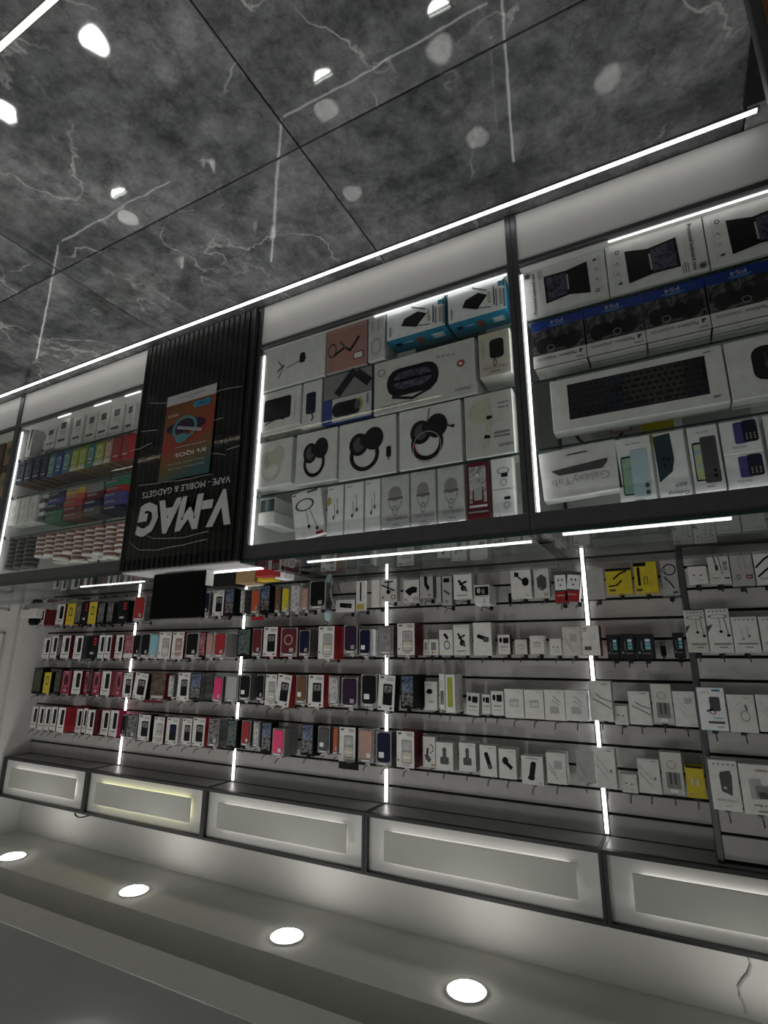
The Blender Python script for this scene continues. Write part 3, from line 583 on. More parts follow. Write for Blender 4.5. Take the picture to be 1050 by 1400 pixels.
pic('speaker_box', 511, 651, 480, 553, SH[0], .12, [('R', .14, .22, .66, .74, .12, 'black'), ('R', .2, .3, .6, .62, .1, 'pat_purple'), ('l', [(.2, .74), (.4, .83), (.58, .72)], .025, 'black'), ('t', 'WIRELESS SPEAKER', .27, .9, .38, .07, 'grey', 0), ('o', .08, .22, .04, .07, .2, 'grey'), ('e', .87, .42, .035, .06, 'red'), ('e', .87, .42, .018, .03, 'white'), ('t', 'moxom', .88, .88, .14, .05, 'grey', 0)] + [('o', .66+.05*i, .2+.01*i, .014, .02, .4, 'grey') for i in range(4)], 'long white wireless speaker box with black purple speaker', 'box', Y=1.44, front='offwhite')
pic('speaker_box', 654, 699, 459, 513, SH[0], .10, [('R', .35, .18, .8, .62, .12, 'softblack'), ('o', .5, .72, .06, .08, .3, 'black'), ('t', 'WIRELESS SPEAKER', .5, .82, .76, .05, 'grey', 0), ('r', .35, .9, .65, .93, 'grey'), ('r', .12, .2, .16, .6, 'lgrey')], 'small white wireless speaker box beside the cabinet divider', 'box', Y=1.44, front='cream', side='offwhite')
# --- third row: headphones
def phones(mt, m2=None, mic=False, dongle=False):
    m2 = m2 or mt
    a = [('o', .46, .62, .26, .28, .26, mt), ('e', .36, .42, .17, .2, mt), ('e', .36, .42, .1, .13, m2), ('e', .62, .36, .17, .2, mt), ('R', .38, .26, .62, .46, .08, mt)]
    if mic: a += [('l', [(.68, .35), (.86, .42)], .02, mt), ('e', .87, .42, .03, .025, mt), ('l', [(.47, .26), (.51, .05)], .012, mt), ('o', .46, .68, .23, .26, .05, 'lgrey'), ('l', [(.25, .6), (.3, .75)], .012, 'pink')]
    if dongle: a += [('R', .84, .55, .92, .73, .02, mt), ('r', .86, .73, .9, .78, 'grey')]
    return a
pic('headphone_box', 347, 399, 612, 664, SH[1], .10, phones('cream', 'lgrey'), 'white box showing beige headphones, beside the ribbed panel', 'box', Y=1.44)
pic('headphone_box', 404, 461, 594, 659, SH[1], .10, phones('black', 'dgrey'), 'white box showing plain black headphones', 'box', Y=1.44)
pic('headphone_box', 463, 542, 577, 653, SH[1], .10, phones('black', 'dgrey', dongle=True), 'white box showing black headphones and a small dongle', 'box', Y=1.44)
pic('headphone_box', 545, 632, 556, 640, SH[1], .10, phones('black', 'dgrey', mic=True), 'white box showing a black headset with microphone boom', 'box', Y=1.44)
pic('headphone_box', 635, 703, 537, 624, SH[1], .10, [('o', .32, .3, .24, .18, .4, 'cream'), ('e', .28, .28, .16, .14, 'cream'), ('l', [(.45, .12), (.52, .4), (.46, .7), (.4, .85)], .12, 'cream'), ('t', 'HAVIT', .82, .86, .28, .05, 'dgrey', 0, .006), ('r', .6, .65, .92, .68, 'grey'), ('r', .6, .71, .92, .735, 'grey'), ('r', .7, .2, .85, .215, 'grey'), ('r', .7, .27, .85, .285, 'grey'), ('e', .9, .2, .02, .015, 'grey'), ('e', .9, .28, .02, .015, 'grey')], 'white headphone box showing pale headphones, beside the cabinet divider', 'box', Y=1.44, front='offwhite')
# --- fourth row
carton('adapter_box', 1.255, 1.47, SH[2], .07, .055, .22, [('r', .05, .08, .95, .92, 'greenblack')], 'white box with dark end, lower of two lying at ribbed panel', 'box', side='offwhite')
carton('adapter_box', 1.25, 1.46, SH[2]+.0555, .075, .045, .14, None, 'white plain box, upper of two lying at ribbed panel', 'box', side='white')
pic('earphone_card', 396, 437, 688, 736, SH[2], .02, [('o', .42, .3, .32, .13, .2, 'dgrey'), ('l', [(.45, .42), (.5, .85)], .015, 'dgrey'), ('l', [(.58, .42), (.78, .9)], .015, 'dgrey'), ('e', .5, .78, .05, .03, 'black'), ('e', .76, .86, .05, .03, 'black'), ('r', .55, .04, .9, .08, 'dgrey'), ('r', .06, .04, .16, .07, 'red'), ('r', .72, .93, .95, .99, 'red')], 'white card box with black neckband earphones, leaning at an angle', 'box', Y=1.452, front='paper', tilt=-9)
bud = lambda: [('l', [(.45, .35), (.5, .6)], .03, 'grey'), ('l', [(.62, .25), (.66, .5)], .03, 'grey'), ('e', .42, .62, .06, .04, 'dgrey'), ('e', .66, .52, .06, .04, 'dgrey'), ('r', .1, .06, .4, .08, 'lgrey')]
for i, (a, b_, c_, d_) in enumerate(((437, 460, 680, 712), (461, 490, 676, 711), (491, 519, 666, 708))):
    pic('earphone_card', a, b_, c_, d_, SH[2], .018, bud()+([('e', .12, .85, .12, .08, 'gold')] if i == 0 else []), 'white earphone card box, %s of three behind the front ones' % ('left', 'middle', 'right')[i], 'box', Y=1.50, front='paper')
for i, (a, b_, c_, d_) in enumerate(((446, 469, 706, 735), (470, 497, 703, 733), (498, 520, 700, 729))):
    pic('earphone_card', a, b_, c_, d_, SH[2], .018, bud()+([('e', .12, .3, .12, .08, 'gold')] if i == 0 else []), 'white earphone card box, %s of three in front' % ('left', 'middle', 'right')[i], 'box', Y=1.455, front='paper')
eb = [('o', .5, .48, .24, .2, .12, 'lgrey'), ('e', .5, .36, .24, .14, 'lgrey'), ('r', .24, .42, .78, .47, 'grey'), ('o', .5, .68, .1, .1, .3, 'lgrey'), ('t', 'EARBUDS', .55, .83, .74, .055, 'grey', 0), ('r', .4, .93, .66, .945, 'grey'), ('r', .35, .99, .75, 1.0, 'black')] + [('o', .15+.14*i, .06, .03, .018, .4, 'lgrey') for i in range(5)]
for (a, b_, c_, d_, lb) in ((521, 560, 661, 722, 'left'), (561, 596, 655, 718, 'middle'), (598, 636, 648, 713, 'right')):
    o = pic('earbuds_box', a, b_, c_, d_, SH[2], .035, eb, 'shrink wrapped white earbuds box, %s of the three alike' % lb, 'box', Y=1.45, front='paper', group='earbuds boxes')
    b2 = o.data.vertices; wv = max(v.co.x for v in b2); hv = max(v.co.z for v in b2)
    bx('shrink_wrap', -wv-.001, -.004, .001, wv+.001, -.0035, hv, 'plastic', o)
o = pic('case_box', 638, 670, 645, 712, SH[2], .04, [('r', .12, .08, .88, .7, 'pat_clear'), ('R', .25, .48, .75, .72, .06, 'dred'), ('R', .32, .45, .68, .66, .06, 'lgrey'), ('e', .5, .24, .06, .03, 'paper'), ('r', .1, .74, .9, .78, 'paper'), ('r', .05, .84, .95, .87, 'silver')], 'dark red box with a clear window beside the earbuds boxes', 'box', Y=1.45, front='dred', side='dred')
pic('earphone_card', 672, 704, 638, 708, SH[2], .03, [('o', .55, .22, .3, .06, .3, 'lgrey'), ('r', .45, .26, .75, .33, 'black'), ('o', .55, .42, .16, .06, .3, 'lgrey'), ('r', .0, .53, 1, .54, 'lgrey'), ('r', .55, .66, .82, .71, 'black'), ('o', .65, .8, .16, .06, .3, 'lgrey'), ('r', .1, .95, .14, .98, 'grey'), ('r', .3, .95, .34, .98, 'grey')], 'white earphone card box beside the cabinet divider', 'box', Y=1.45, front='paper')
# --- left cabinet
DVX = 2.90
def vbar(): return [('r', .3, .12, .75, .35, 'dgrey'), ('r', .3, .42, .8, .47, 'lgrey'), ('r', .35, .52, .8, .56, 'lgrey'), ('r', .2, .72, .8, .8, 'dgrey')]
for i, (a, b_, d, dz, lb) in enumerate(((24, 41, 0, 0, 'with black slash at the left end'), (46, 65, .05, -.01, 'second from the left end'), (66, 81, .03, -.03, 'third from the left end'), (82, 98, -.005, .0, 'pushed forward, fourth from the left end'), (100, 118, .01, .0, 'fifth from the left end'), (119.5, 137, .02, 0, 'sixth from the left end'), (138, 154, .02, 0, 'third from the ribbed panel'), (155, 173, .02, 0, 'second from the ribbed panel'), (176, 189, .03, 0, 'nearest the ribbed panel'))):
    Y = YC+.01+d; xa = W(a, 590-.38*(a-24), 1, Y).x; xb = W(b_, 590-.38*(b_-24), 1, Y).x
    xa = min(xa, DVX-.003); DVX = min(xb, xa-.04); xb = DVX
    carton('device_box', (xa+xb)/2, Y, ZB, xa-xb-.002, .15+dz, .12, vbar() if i else [('p', [(.5, 0), (.9, 0), (.6, .7), (.35, .9)], 'black'), ('r', .4, .9, .7, .94, 'dgrey')], 'white device box with barcode on cabinet floor, '+lb, 'box', front='offwhite', side='offwhite', group='white device boxes')
cb = [(24, 34, 'navy'), (35, 45, 'navy'), (46, 56, 'navy'), (57, 66, 'navy'), (67, 76, 'teal'), (77, 86, 'blue'), (87, 97, 'teal'), (98, 108, 'lime'), (108.5, 119, 'lime'), (120, 130, 'teal'), (130.5, 143, 'lime'), (144, 153.5, 'rose'), (154.5, 166, 'red'), (167, 178, 'red')]
names = {'navy': 'dark navy', 'teal': 'teal', 'blue': 'mid blue', 'lime': 'lime green', 'rose': 'dusky pink', 'red': 'red'}
ORD = ['first', 'second', 'third', 'fourth', 'fifth', 'sixth', 'seventh', 'eighth', 'ninth', 'tenth', 'eleventh', 'twelfth', 'thirteenth', 'fourteenth', 'fifteenth', 'sixteenth', 'seventeenth', 'eighteenth', 'nineteenth', 'twentieth']
for i, (a, b_, mt) in enumerate(cb):
    Y = YC; ya, yb = 641-.245*(a-24), 641-.245*(b_-24)
    p, q = W(a, ya, 1, Y), W(b_, yb, 1, Y)
    carton('vape_box', (p.x+q.x)/2, Y, SH[0], abs(p.x-q.x)-.003, .118, .13, [('R', .25, .2, .75, .7, .2, 'dgrey' if mt in ('navy', 'red') else 'cream'), ('e', .5, .45, .17, .2, mt), ('r', .2, .78, .8, .84, 'lgrey'), ('r', .1, .04, .9, .1, 'dgrey')] + ([('r', 0, .86, 1, 1, 'cream')] if mt in ('lime', 'rose') else []), names[mt]+' vape box, %s from the left on the lowest glass shelf' % ORD[i], 'box', front=mt, side=mt, top='brownbox', group='coloured vape boxes')
for i, (a, b_) in enumerate(((9, 23), (24, 36), (37, 47))):
    p, q = W(a, 720-.3*a, 1, YC), W(b_, 720-.3*b_, 1, YC)
    carton('device_box', (p.x+q.x)/2, YC, SH[1], abs(p.x-q.x)-.003, .135, .07, [('o', .5, .4, .18, .1, .4, 'lgrey'), ('r', .3, .7, .7, .74, 'lgrey'), ('r', .3, .8, .7, .83, 'lgrey')], 'white carton with grey circle, %s of three on the middle glass shelf' % ORD[i], 'box', front='offwhite')
stk = [(48, 57, ['white', 'dgrey']*3, .13), (58, 82, ['navy', 'blue', 'navy', 'green', 'green'], .15), (83, 111, ['gold', 'orange', 'red', 'dred', 'brown'], .15), (112, 137, ['grey', 'dred', 'navy', 'dgrey'], .15), (138, 166, ['green', 'red', 'indigo', 'indigo', 'navy'], .15)]
sn = ['white and black', 'blue and green', 'orange and red', 'grey and maroon', 'green and purple']
for i, (a, b_, cs, ht) in enumerate(stk):
    p, q = W(a, 712-.27*a, 1, YC), W(b_, 712-.27*b_, 1, YC); n = len(cs)
    for j, mt in enumerate(cs):
        carton('cigarette_carton', (p.x+q.x)/2+random.uniform(-.002, .002), YC+.01+random.uniform(0, .01), SH[1]+j*(ht/n), abs(p.x-q.x)-.008, ht/n-.0005, .09, [('r', .05, .2, .6, .5, 'grey')] if mt != 'white' else None, '%s coloured carton, %s up in the %s stack' % (mt if mt not in ('dgrey', 'dred') else 'dark', ORD[j], sn[i]), 'box', front=mt, side=mt, c=.001)
def tin(X, Y, z, label, mt='tinred', r=.034, h=.021):
    n = 24; mb = MB(); mb.cyl(0, 0, 0, h*.62, r*.97, mt, n); o = mb.build('pouch_tin', None, (X+random.uniform(-.002, .002), Y+random.uniform(-.002, .002), z))
    mb = MB(); mb.cyl(0, 0, h*.6, h*.9, r, 'tin' if mt == 'tinred' else 'dgrey', n); mb.cyl(0, 0, h*.9, h, r, 'tin' if mt == 'tinred' else 'dgrey', n, r*.93); mb.build('lid', o)
    tag(o, label, 'tin', 'round tins on the top shelf'); return o
for i in range(9):
    X = 2.055+i*.0725; N_ = (7, 8, 7, 7, 8, 6, 7, 6, 6)[i]
    for j in range(N_-1 if i < 7 else 5):
        blackp = i >= 10
        tin(X, YC+.036, SH[2]+j*.0212, 'red and white round tin in front column %s from the ribbed panel' % ORD[i])
    if i < 8:
        for j in range(6): tin(X+.03, YC+.036+.068, SH[2]+j*.0212, 'red and white round tin in rear column %s from the ribbed panel' % ORD[i])
for i in range(3):
    for j in range(7): tin(2.725+i*.0725, YC+.036, SH[2]+j*.0212, 'black round tin in column %s from the left post' % ORD[2-i], 'black')
for i, (x, mt) in enumerate(((3.02, 'brownbox'), (3.12, 'cardboard'), (3.24, 'brownbox'), (3.37, 'brown'))):
    for k, z in enumerate((ZB, SH[0], SH[1], SH[2])):
        carton('brown_carton', x, 1.50, z, .095, .14, .15, [('r', .2, .3, .8, .6, 'dgrey')], 'brown carton, column %s, level %s, in the leftmost cabinet' % (ORD[i], ORD[k]), 'box', front=mt, side=mt)
# ================================================================== goods on the slat wall
BAYS = [(-9, SX[1], 'right bay'), (SX[1], SX[2], 'fourth bay'), (SX[2], SX[3], 'third bay'), (SX[3], SX[4], 'second bay'), (SX[4], 9, 'end-wall bay')]
ROWN = {'A': 'row nearest counter', 'B': 'second row from counter', 'C': 'third row from counter', 'D': 'row nearest light boxes'}
HD, HB = .14, 'dgrey'
def wb(): return dict(n='phone_case_box', d='white carton with black window', side='dred', art=[('R', .42, .1, .84, .72, .1, 'black'), ('r', .2, .79, .8, .84, 'grey'), ('r', .3, .89, .6, .92, 'lgrey'), ('r', .14, .3, .24, .6, 'lgrey'), ('e', .12, .68, .06, .025, 'dgrey')])
def ww(): return dict(n='phone_case_box', d='white carton with clear window', side='dred', art=[('R', .3, .24, .86, .88, .06, 'grey'), ('R', .34, .27, .82, .54, .06, 'lgrey'), ('R', .34, .57, .82, .85, .06, 'cream'), ('R', .44, .34, .72, .5, .05, 'silver'), ('r', .34, .70, .82, .73, 'paper'), ('r', .1, .05, .3, .1, 'dgrey'), ('r', .55, .06, .9, .08, 'grey'), ('r', .6, .11, .9, .13, 'grey'), ('e', .12, .8, .05, .025, 'dgrey'), ('r', .4, .92, .75, .94, 'grey')])
def wd(): return dict(n='phone_case_box', d='white carton with dark window', side='dred', art=[('R', .3, .25, .85, .84, .06, 'black'), ('R', .36, .3, .8, .5, .05, 'pat_dark'), ('r', .1, .05, .32, .1, 'dgrey'), ('r', .5, .08, .9, .1, 'grey'), ('r', .5, .13, .9, .15, 'grey'), ('e', .14, .92, .06, .03, 'dgrey'), ('e', .8, .92, .07, .035, 'dgrey')])
def cs(col, cn): return dict(n='phone_case', d=cn+' clear-packed phone case', side='clearcard', front='clearcard', case=col, art=[])
def pt(p, cn): return dict(n='phone_case_box', d='black carton with %s picture' % cn, side='black', front='black', art=[('r', .08, .04, .92, .5, p), ('r', .08, .5, .92, .93, 'pat_dark' if p == 'pat_blue' else p), ('e', .5, .94, .2, .05, 'black')])
def bk(): return dict(n='phone_case_box', d='black carton with red marks', side='black', front='black', art=[('r', .55, .1, .85, .45, 'red'), ('r', .58, .2, .82, .24, 'black'), ('r', .58, .32, .82, .36, 'black'), ('r', .3, .75, .7, .85, 'lgrey')])
def yl(): return dict(n='phone_case_box', d='yellow carton with dark oval', side='gold', front='yellow', art=[('R', .3, .2, .7, .6, .1, 'dgrey'), ('R', .38, .26, .62, .54, .08, 'yellow'), ('r', .2, .75, .8, .85, 'gold')])
def pk(): return dict(n='phone_case_box', d='crimson carton with purple oval', side='dred', front='crimson', art=[('o', .5, .4, .36, .3, .1, 'rose'), ('e', .5, .4, .18, .2, 'purple'), ('r', .35, .8, .65, .88, 'lgrey'), ('r', .2, .03, .8, .07, 'lgrey')])
MOT = {
 'mount': [('l', [(.3, .3), (.55, .55)], .12, 'black'), ('l', [(.35, .45), (.7, .35)], .1, 'black'), ('e', .55, .6, .16, .1, 'black'), ('l', [(.55, .6), (.72, .7)], .1, 'dgrey'), ('r', .2, .85, .75, .88, 'grey')] + [('r', .15+.16*i, .06, .25+.16*i, .09, 'lgrey') for i in range(5)],
 'roundmount': [('p', [(.2, .22), (.42, .25), (.4, .35), (.2, .38)], 'black'), ('l', [(.33, .35), (.65, .52)], .07, 'black'), ('e', .72, .53, .17, .13, 'black'), ('r', .7, .92, .9, .94, 'grey')],
 'tripod': [('p', [(.1, .5), (.3, .38), (.6, .3), (.88, .35), (.85, .58), (.6, .6), (.4, .72), (.25, .62)], 'black'), ('e', .15, .88, .07, .06, 'grey'), ('r', .66, .8, .92, .92, 'dred'), ('r', .7, .83, .88, .89, 'white')],
 'holder': [('p', [(.3, .12), (.6, .1), (.55, .4), (.75, .6), (.6, .72), (.35, .5)], 'black'), ('r', .6, .85, .85, .92, 'grey')],
 'gimbal': [('l', [(.25, .3), (.75, .28)], .07, 'black'), ('l', [(.5, .3), (.45, .6)], .08, 'black'), ('l', [(.1, .4), (.85, .62)], .07, 'black'), ('e', .5, .66, .13, .08, 'black'), ('r', .66, .78, .92, .92, 'dred'), ('r', .7, .81, .88, .89, 'white'), ('e', .16, .86, .08, .06, 'grey')],
 'narrow': [('r', .15, .08, .75, .22, 'black'), ('l', [(.25, .5), (.7, .62)], .18, 'dgrey'), ('r', .3, .82, .6, .9, 'grey')],
 'ring': [('p', [(.3, .2), (.45, .12), (.7, .3), (.6, .4)], 'black'), ('o', .58, .6, .22, .17, .22, 'black')],
 'capsule': [('l', [(.28, .42), (.78, .52)], .2, 'black'), ('R', .55, .45, .85, .6, .06, 'dgrey')],
 'blackplugs': [('e', .25, .28, .13, .13, 'black'), ('R', .45, .16, .88, .44, .05, 'black'), ('r', .2, .6, .85, .64, 'grey'), ('r', .15, .78, .8, .8, 'lgrey')],
 'whiteplug': [('R', .25, .36, .75, .62, .06, 'lgrey'), ('R', .3, .4, .7, .58, .05, 'offwhite'), ('l', [(.3, .44), (.7, .4)], .02, 'grey'), ('r', .65, .08, .88, .1, 'lgrey')],
 'cableplug': [('R', .25, .55, .7, .78, .05, 'lgrey'), ('l', [(.45, .22), (.8, .42)], .05, 'lgrey'), ('l', [(.4, .36), (.78, .52)], .04, 'lgrey'), ('r', .6, .08, .88, .1, 'lgrey')],
 'cable': [('l', [(.3, .32), (.5, .42), (.95, .52)], .05, 'grey'), ('l', [(.15, .45), (.4, .52), (.95, .7)], .05, 'grey'), ('r', .55, .06, .85, .08, 'grey')],
 'lines': [('l', [(.05, .2), (.62, .58)], .025, 'grey'), ('l', [(.08, .42), (.6, .8)], .025, 'grey'), ('r', .6, .05, .85, .07, 'grey'), ('R', .7, .52, .8, .6, .02, 'grey')],
 'faint': [('l', [(.15, .2), (.6, .55)], .02, 'lgrey'), ('l', [(.2, .45), (.55, .7)], .02, 'lgrey'), ('R', .5, .2, .85, .35, .04, 'lgrey'), ('r', .6, .92, .85, .94, 'lgrey')],
 'cube': [('e', .3, .5, .08, .05, 'grey'), ('e', .65, .52, .08, .05, 'grey'), ('r', .5, .8, .8, .84, 'lgrey')],
 'bigplug': [('p', [(.18, .35), (.5, .22), (.82, .35), (.8, .68), (.5, .78), (.22, .66)], 'dgrey'), ('e', .4, .7, .08, .06, 'grey'), ('r', .62, .86, .86, .94, 'dred'), ('r', .66, .88, .82, .92, 'white'), ('r', .1, .05, .3, .08, 'grey')],
 'carcharger': [('l', [(.5, .3), (.5, .6)], .2, 'dgrey'), ('e', .5, .28, .12, .1, 'dgrey'), ('R', .25, .52, .75, .78, .08, 'dgrey'), ('r', .5, .08, .85, .1, 'lgrey'), ('e', .85, .92, .03, .02, 'grey')],
 'carcharger2': [('l', [(.4, .3), (.6, .68)], .24, 'black'), ('e', .4, .3, .13, .08, 'black'), ('e', .6, .68, .13, .08, 'dgrey'), ('r', .5, .08, .85, .1, 'lgrey')],
 'carcharger3': [('e', .38, .4, .17, .13, 'black'), ('l', [(.45, .48), (.7, .62)], .2, 'black'), ('r', .5, .08, .85, .1, 'lgrey'), ('e', .85, .92, .02, .015, 'black')],
 'carcharger4': [('l', [(.55, .3), (.45, .75)], .24, 'black'), ('e', .56, .28, .12, .09, 'black'), ('e', .44, .76, .16, .09, 'black'), ('r', .2, .08, .8, .1, 'grey'), ('o', .84, .92, .05, .04, .4, 'grey')],
 'charger_cable': [('R', .4, .25, .8, .52, .06, 'lgrey'), ('l', [(.1, .35), (.5, .7)], .03, 'grey'), ('l', [(.1, .5), (.55, .85)], .03, 'grey'), ('r', .5, .06, .8, .08, 'lgrey')],
 'cablehead': [('l', [(.6, .25), (.8, .3), (.85, .45), (.6, .55)], .06, 'dgrey'), ('l', [(.4, .4), (.35, .7)], .15, 'black'), ('p', [(.15, .6), (.4, .58), (.7, .75), (.5, .85), (.25, .75)], 'dgrey'), ('r', .65, .88, .95, .95, 'rose')],
 'mic': [('e', .4, .35, .24, .09, 'black'), ('l', [(.1, .4), (.3, .38)], .05, 'black'), ('r', .1, .1, .6, .13, 'lgrey'), ('r', .3, .7, .7, .73, 'grey')],
 'greenwin': [('R', .22, .08, .75, .86, .05, 'lime'), ('l', [(.4, .3), (.6, .5), (.45, .7)], .08, 'yellow')],
 'small': [('R', .25, .2, .75, .7, .08, 'grey'), ('r', .3, .8, .5, .9, 'red'), ('r', .6, .8, .8, .9, 'yellow')],
 'label': [('r', .1, .1, .35, .13, 'dgrey'), ('r', .12, .17, .3, .2, 'grey'), ('r', .12, .7, .5, .82, 'dgrey'), ('r', .7, .3, .75, .34, 'grey'), ('r', .7, .42, .75, .46, 'grey'), ('l', [(.6, .35), (.5, .7)], .015, 'lgrey')],
 'blister': [('o', .5, .3, .22, .1, .15, 'grey'), ('R', .2, .48, .85, .86, .05, 'grey'), ('l', [(.4, .5), (.4, .75)], .1, 'dgrey'), ('l', [(.62, .5), (.62, .75)], .1, 'dgrey'), ('R', .35, .88, .7, .95, .04, 'paper')],
 'plain': [('r', .6, .06, .85, .08, 'lgrey')],
 'stackpic': [('r', .05, .1, .95, .55, 'black'), ('e', .3, .3, .12, .14, 'lgrey'), ('e', .6, .35, .1, .14, 'grey'), ('r', .1, .6, .9, .64, 'lgrey'), ('l', [(.65, .75), (.65, .95)], .05, 'grey')],
 'socket': [('r', .05, .12, .95, .6, 'paper'), ('e', .35, .28, .06, .04, 'black'), ('e', .65, .28, .06, .04, 'black'), ('e', .5, .45, .07, .03, 'black'), ('r', 0, .66, 1, 1, 'red'), ('r', .15, .75, .8, .8, 'rose')],
 'ycable': [('r', 0, 0, 1, .1, 'black'), ('l', [(.3, .42), (.55, .22), (.8, .12)], .07, 'softblack'), ('l', [(.1, .72), (.4, .68), (.6, .5)], .06, 'softblack'), ('r', .1, .84, .35, .92, 'dgrey')] + [('o', .78, .28+.16*i, .07, .06, .3, 'gold') for i in range(4)],
 'ycable2': [('r', .0, .02, .55, .14, 'black'), ('l', [(.2, .2), (.2, .75)], .12, 'softblack'), ('l', [(.42, .75), (.42, .5), (.55, .5), (.55, .75)], .03, 'softblack'), ('r', .05, .88, .3, .95, 'dgrey')] + [('o', .72, .32+.15*i, .07, .05, .3, 'gold') for i in range(4)],
 'loop': [('o', .55, .3, .38, .16, .2, 'black'), ('r', .0, .25, .3, .36, 'grey'), ('l', [(.2, .5), (.5, .65), (.7, .8)], .08, 'black'), ('r', .6, .9, .9, .95, 'dgrey')],
 'memory': [('r', .5, .2, .8, .62, 'lblue'), ('r', .5, .32, .8, .36, 'cyan'), ('r', .5, .46, .8, .5, 'cyan'), ('r', .52, .22, .78, .3, 'paper'), ('l', [(.3, .3), (.3, .6), (.38, .68)], .03, 'lgrey'), ('t', 'GAMING', .55, .78, .5, .05, 'lgrey', 0), ('e', .15, .75, .06, .04, 'lgrey')],
 'aux': [('l', [(.25, .05), (.38, .6)], .05, 'black'), ('r', .32, .5, .44, .64, 'black'), ('l', [(.48, .1), (.62, .75)], .03, 'black'), ('o', .68, .14, .14, .1, .3, 'black'), ('t', 'AUX CABLE', .78, .52, .5, .1, 'black', -90, .01), ('r', .7, .84, .92, .88, 'dgrey'), ('r', .15, .84, .45, .86, 'grey')],
 'greybox': [('l', [(.35, .15), (.4, .6)], .02, 'grey'), ('l', [(.6, .15), (.65, .6)], .02, 'grey'), ('o', .28, .8, .09, .06, .3, 'dgrey'), ('r', .62, .76, .9, .85, 'dred'), ('r', .66, .78, .86, .83, 'rose')],
 'jack': [('l', [(.05, .55), (.4, .35), (.9, .15)], .08, 'black'), ('l', [(.1, .8), (.5, .6), (.95, .4)], .08, 'black'), ('r', .15, .85, .8, .87, 'grey')] + [('r', .15+.2*i, .06, .25+.2*i, .09, 'lgrey') for i in range(4)],
 'earphone': [('o', .5, .18, .42, .05, .25, 'grey'), ('l', [(.55, .2), (.55, .5)], .02, 'dgrey'), ('l', [(.75, .2), (.85, .6)], .03, 'dgrey'), ('e', .56, .53, .08, .03, 'black'), ('e', .86, .62, .08, .03, 'black'), ('p', [(0, .4), (.25, .36), (.0, .55)], 'dgrey'), ('r', .2, .8, .9, .83, 'grey'), ('r', .4, .88, .75, .9, 'grey')] + [('r', .12+.17*i, .05, .2+.17*i, .08, 'grey') for i in range(5)],
 'earphone2': [('l', [(.3, .25), (.35, .6)], .02, 'lgrey'), ('l', [(.55, .25), (.6, .6)], .02, 'lgrey'), ('e', .62, .55, .06, .04, 'grey'), ('e', .38, .62, .06, .04, 'lgrey'), ('r', .15, .75, .9, .78, 'grey'), ('r', .4, .85, .7, .87, 'grey')] + [('r', .12+.17*i, .07, .2+.17*i, .1, 'grey') for i in range(5)],
 'powerbank': [('R', .42, .22, .8, .55, .06, 'dgrey'), ('o', .5, .58, .12, .05, .3, 'black'), ('l', [(.3, .56), (.5, .5)], .06, 'black'), ('r', .5, .7, .85, .73, 'lblue'), ('r', .3, .79, .88, .84, 'dgrey'), ('r', .55, .05, .85, .09, 'cyan'), ('r', .6, .9, .85, .93, 'lgrey')] + [('e', .15+.13*i, .12, .03, .02, 'lgrey') for i in range(3)],
 'wirering': [('o', .6, .58, .17, .14, .12, 'dgrey'), ('l', [(.65, .28), (.68, .42)], .06, 'dgrey'), ('l', [(.25, .35), (.5, .2)], .015, 'lgrey'), ('r', .6, .08, .8, .1, 'lgrey')],
 'blackbank': [('p', [(.38, .24), (.72, .2), (.78, .3), (.72, .7), (.36, .62), (.34, .3)], 'dgrey'), ('e', .5, .55, .06, .03, 'lgrey'), ('t', 'POWER BANK', .5, .8, .7, .04, 'grey', 0), ('r', .4, .9, .65, .92, 'lgrey')] + [('r', .15+.17*i, .07, .22+.17*i, .1, 'grey') for i in range(5)],
 'greybank': [('R', .25, .3, .6, .7, .05, 'lgrey'), ('R', .42, .42, .8, .66, .04, 'grey'), ('r', .5, .55, .75, .68, 'dgrey'), ('t', 'Power Bank', .6, .82, .6, .045, 'dgrey', 0, .008), ('t', '10000', .7, .12, .4, .05, 'dred', 0), ('r', .4, .92, .8, .94, 'dgrey')]}
def cb_(mo, dd, side='offwhite', front='white'): return dict(n='accessory_box', d=dd, side=side, front=front, art=MOT[mo])
RED, CLR = 'dred', 'smoke'
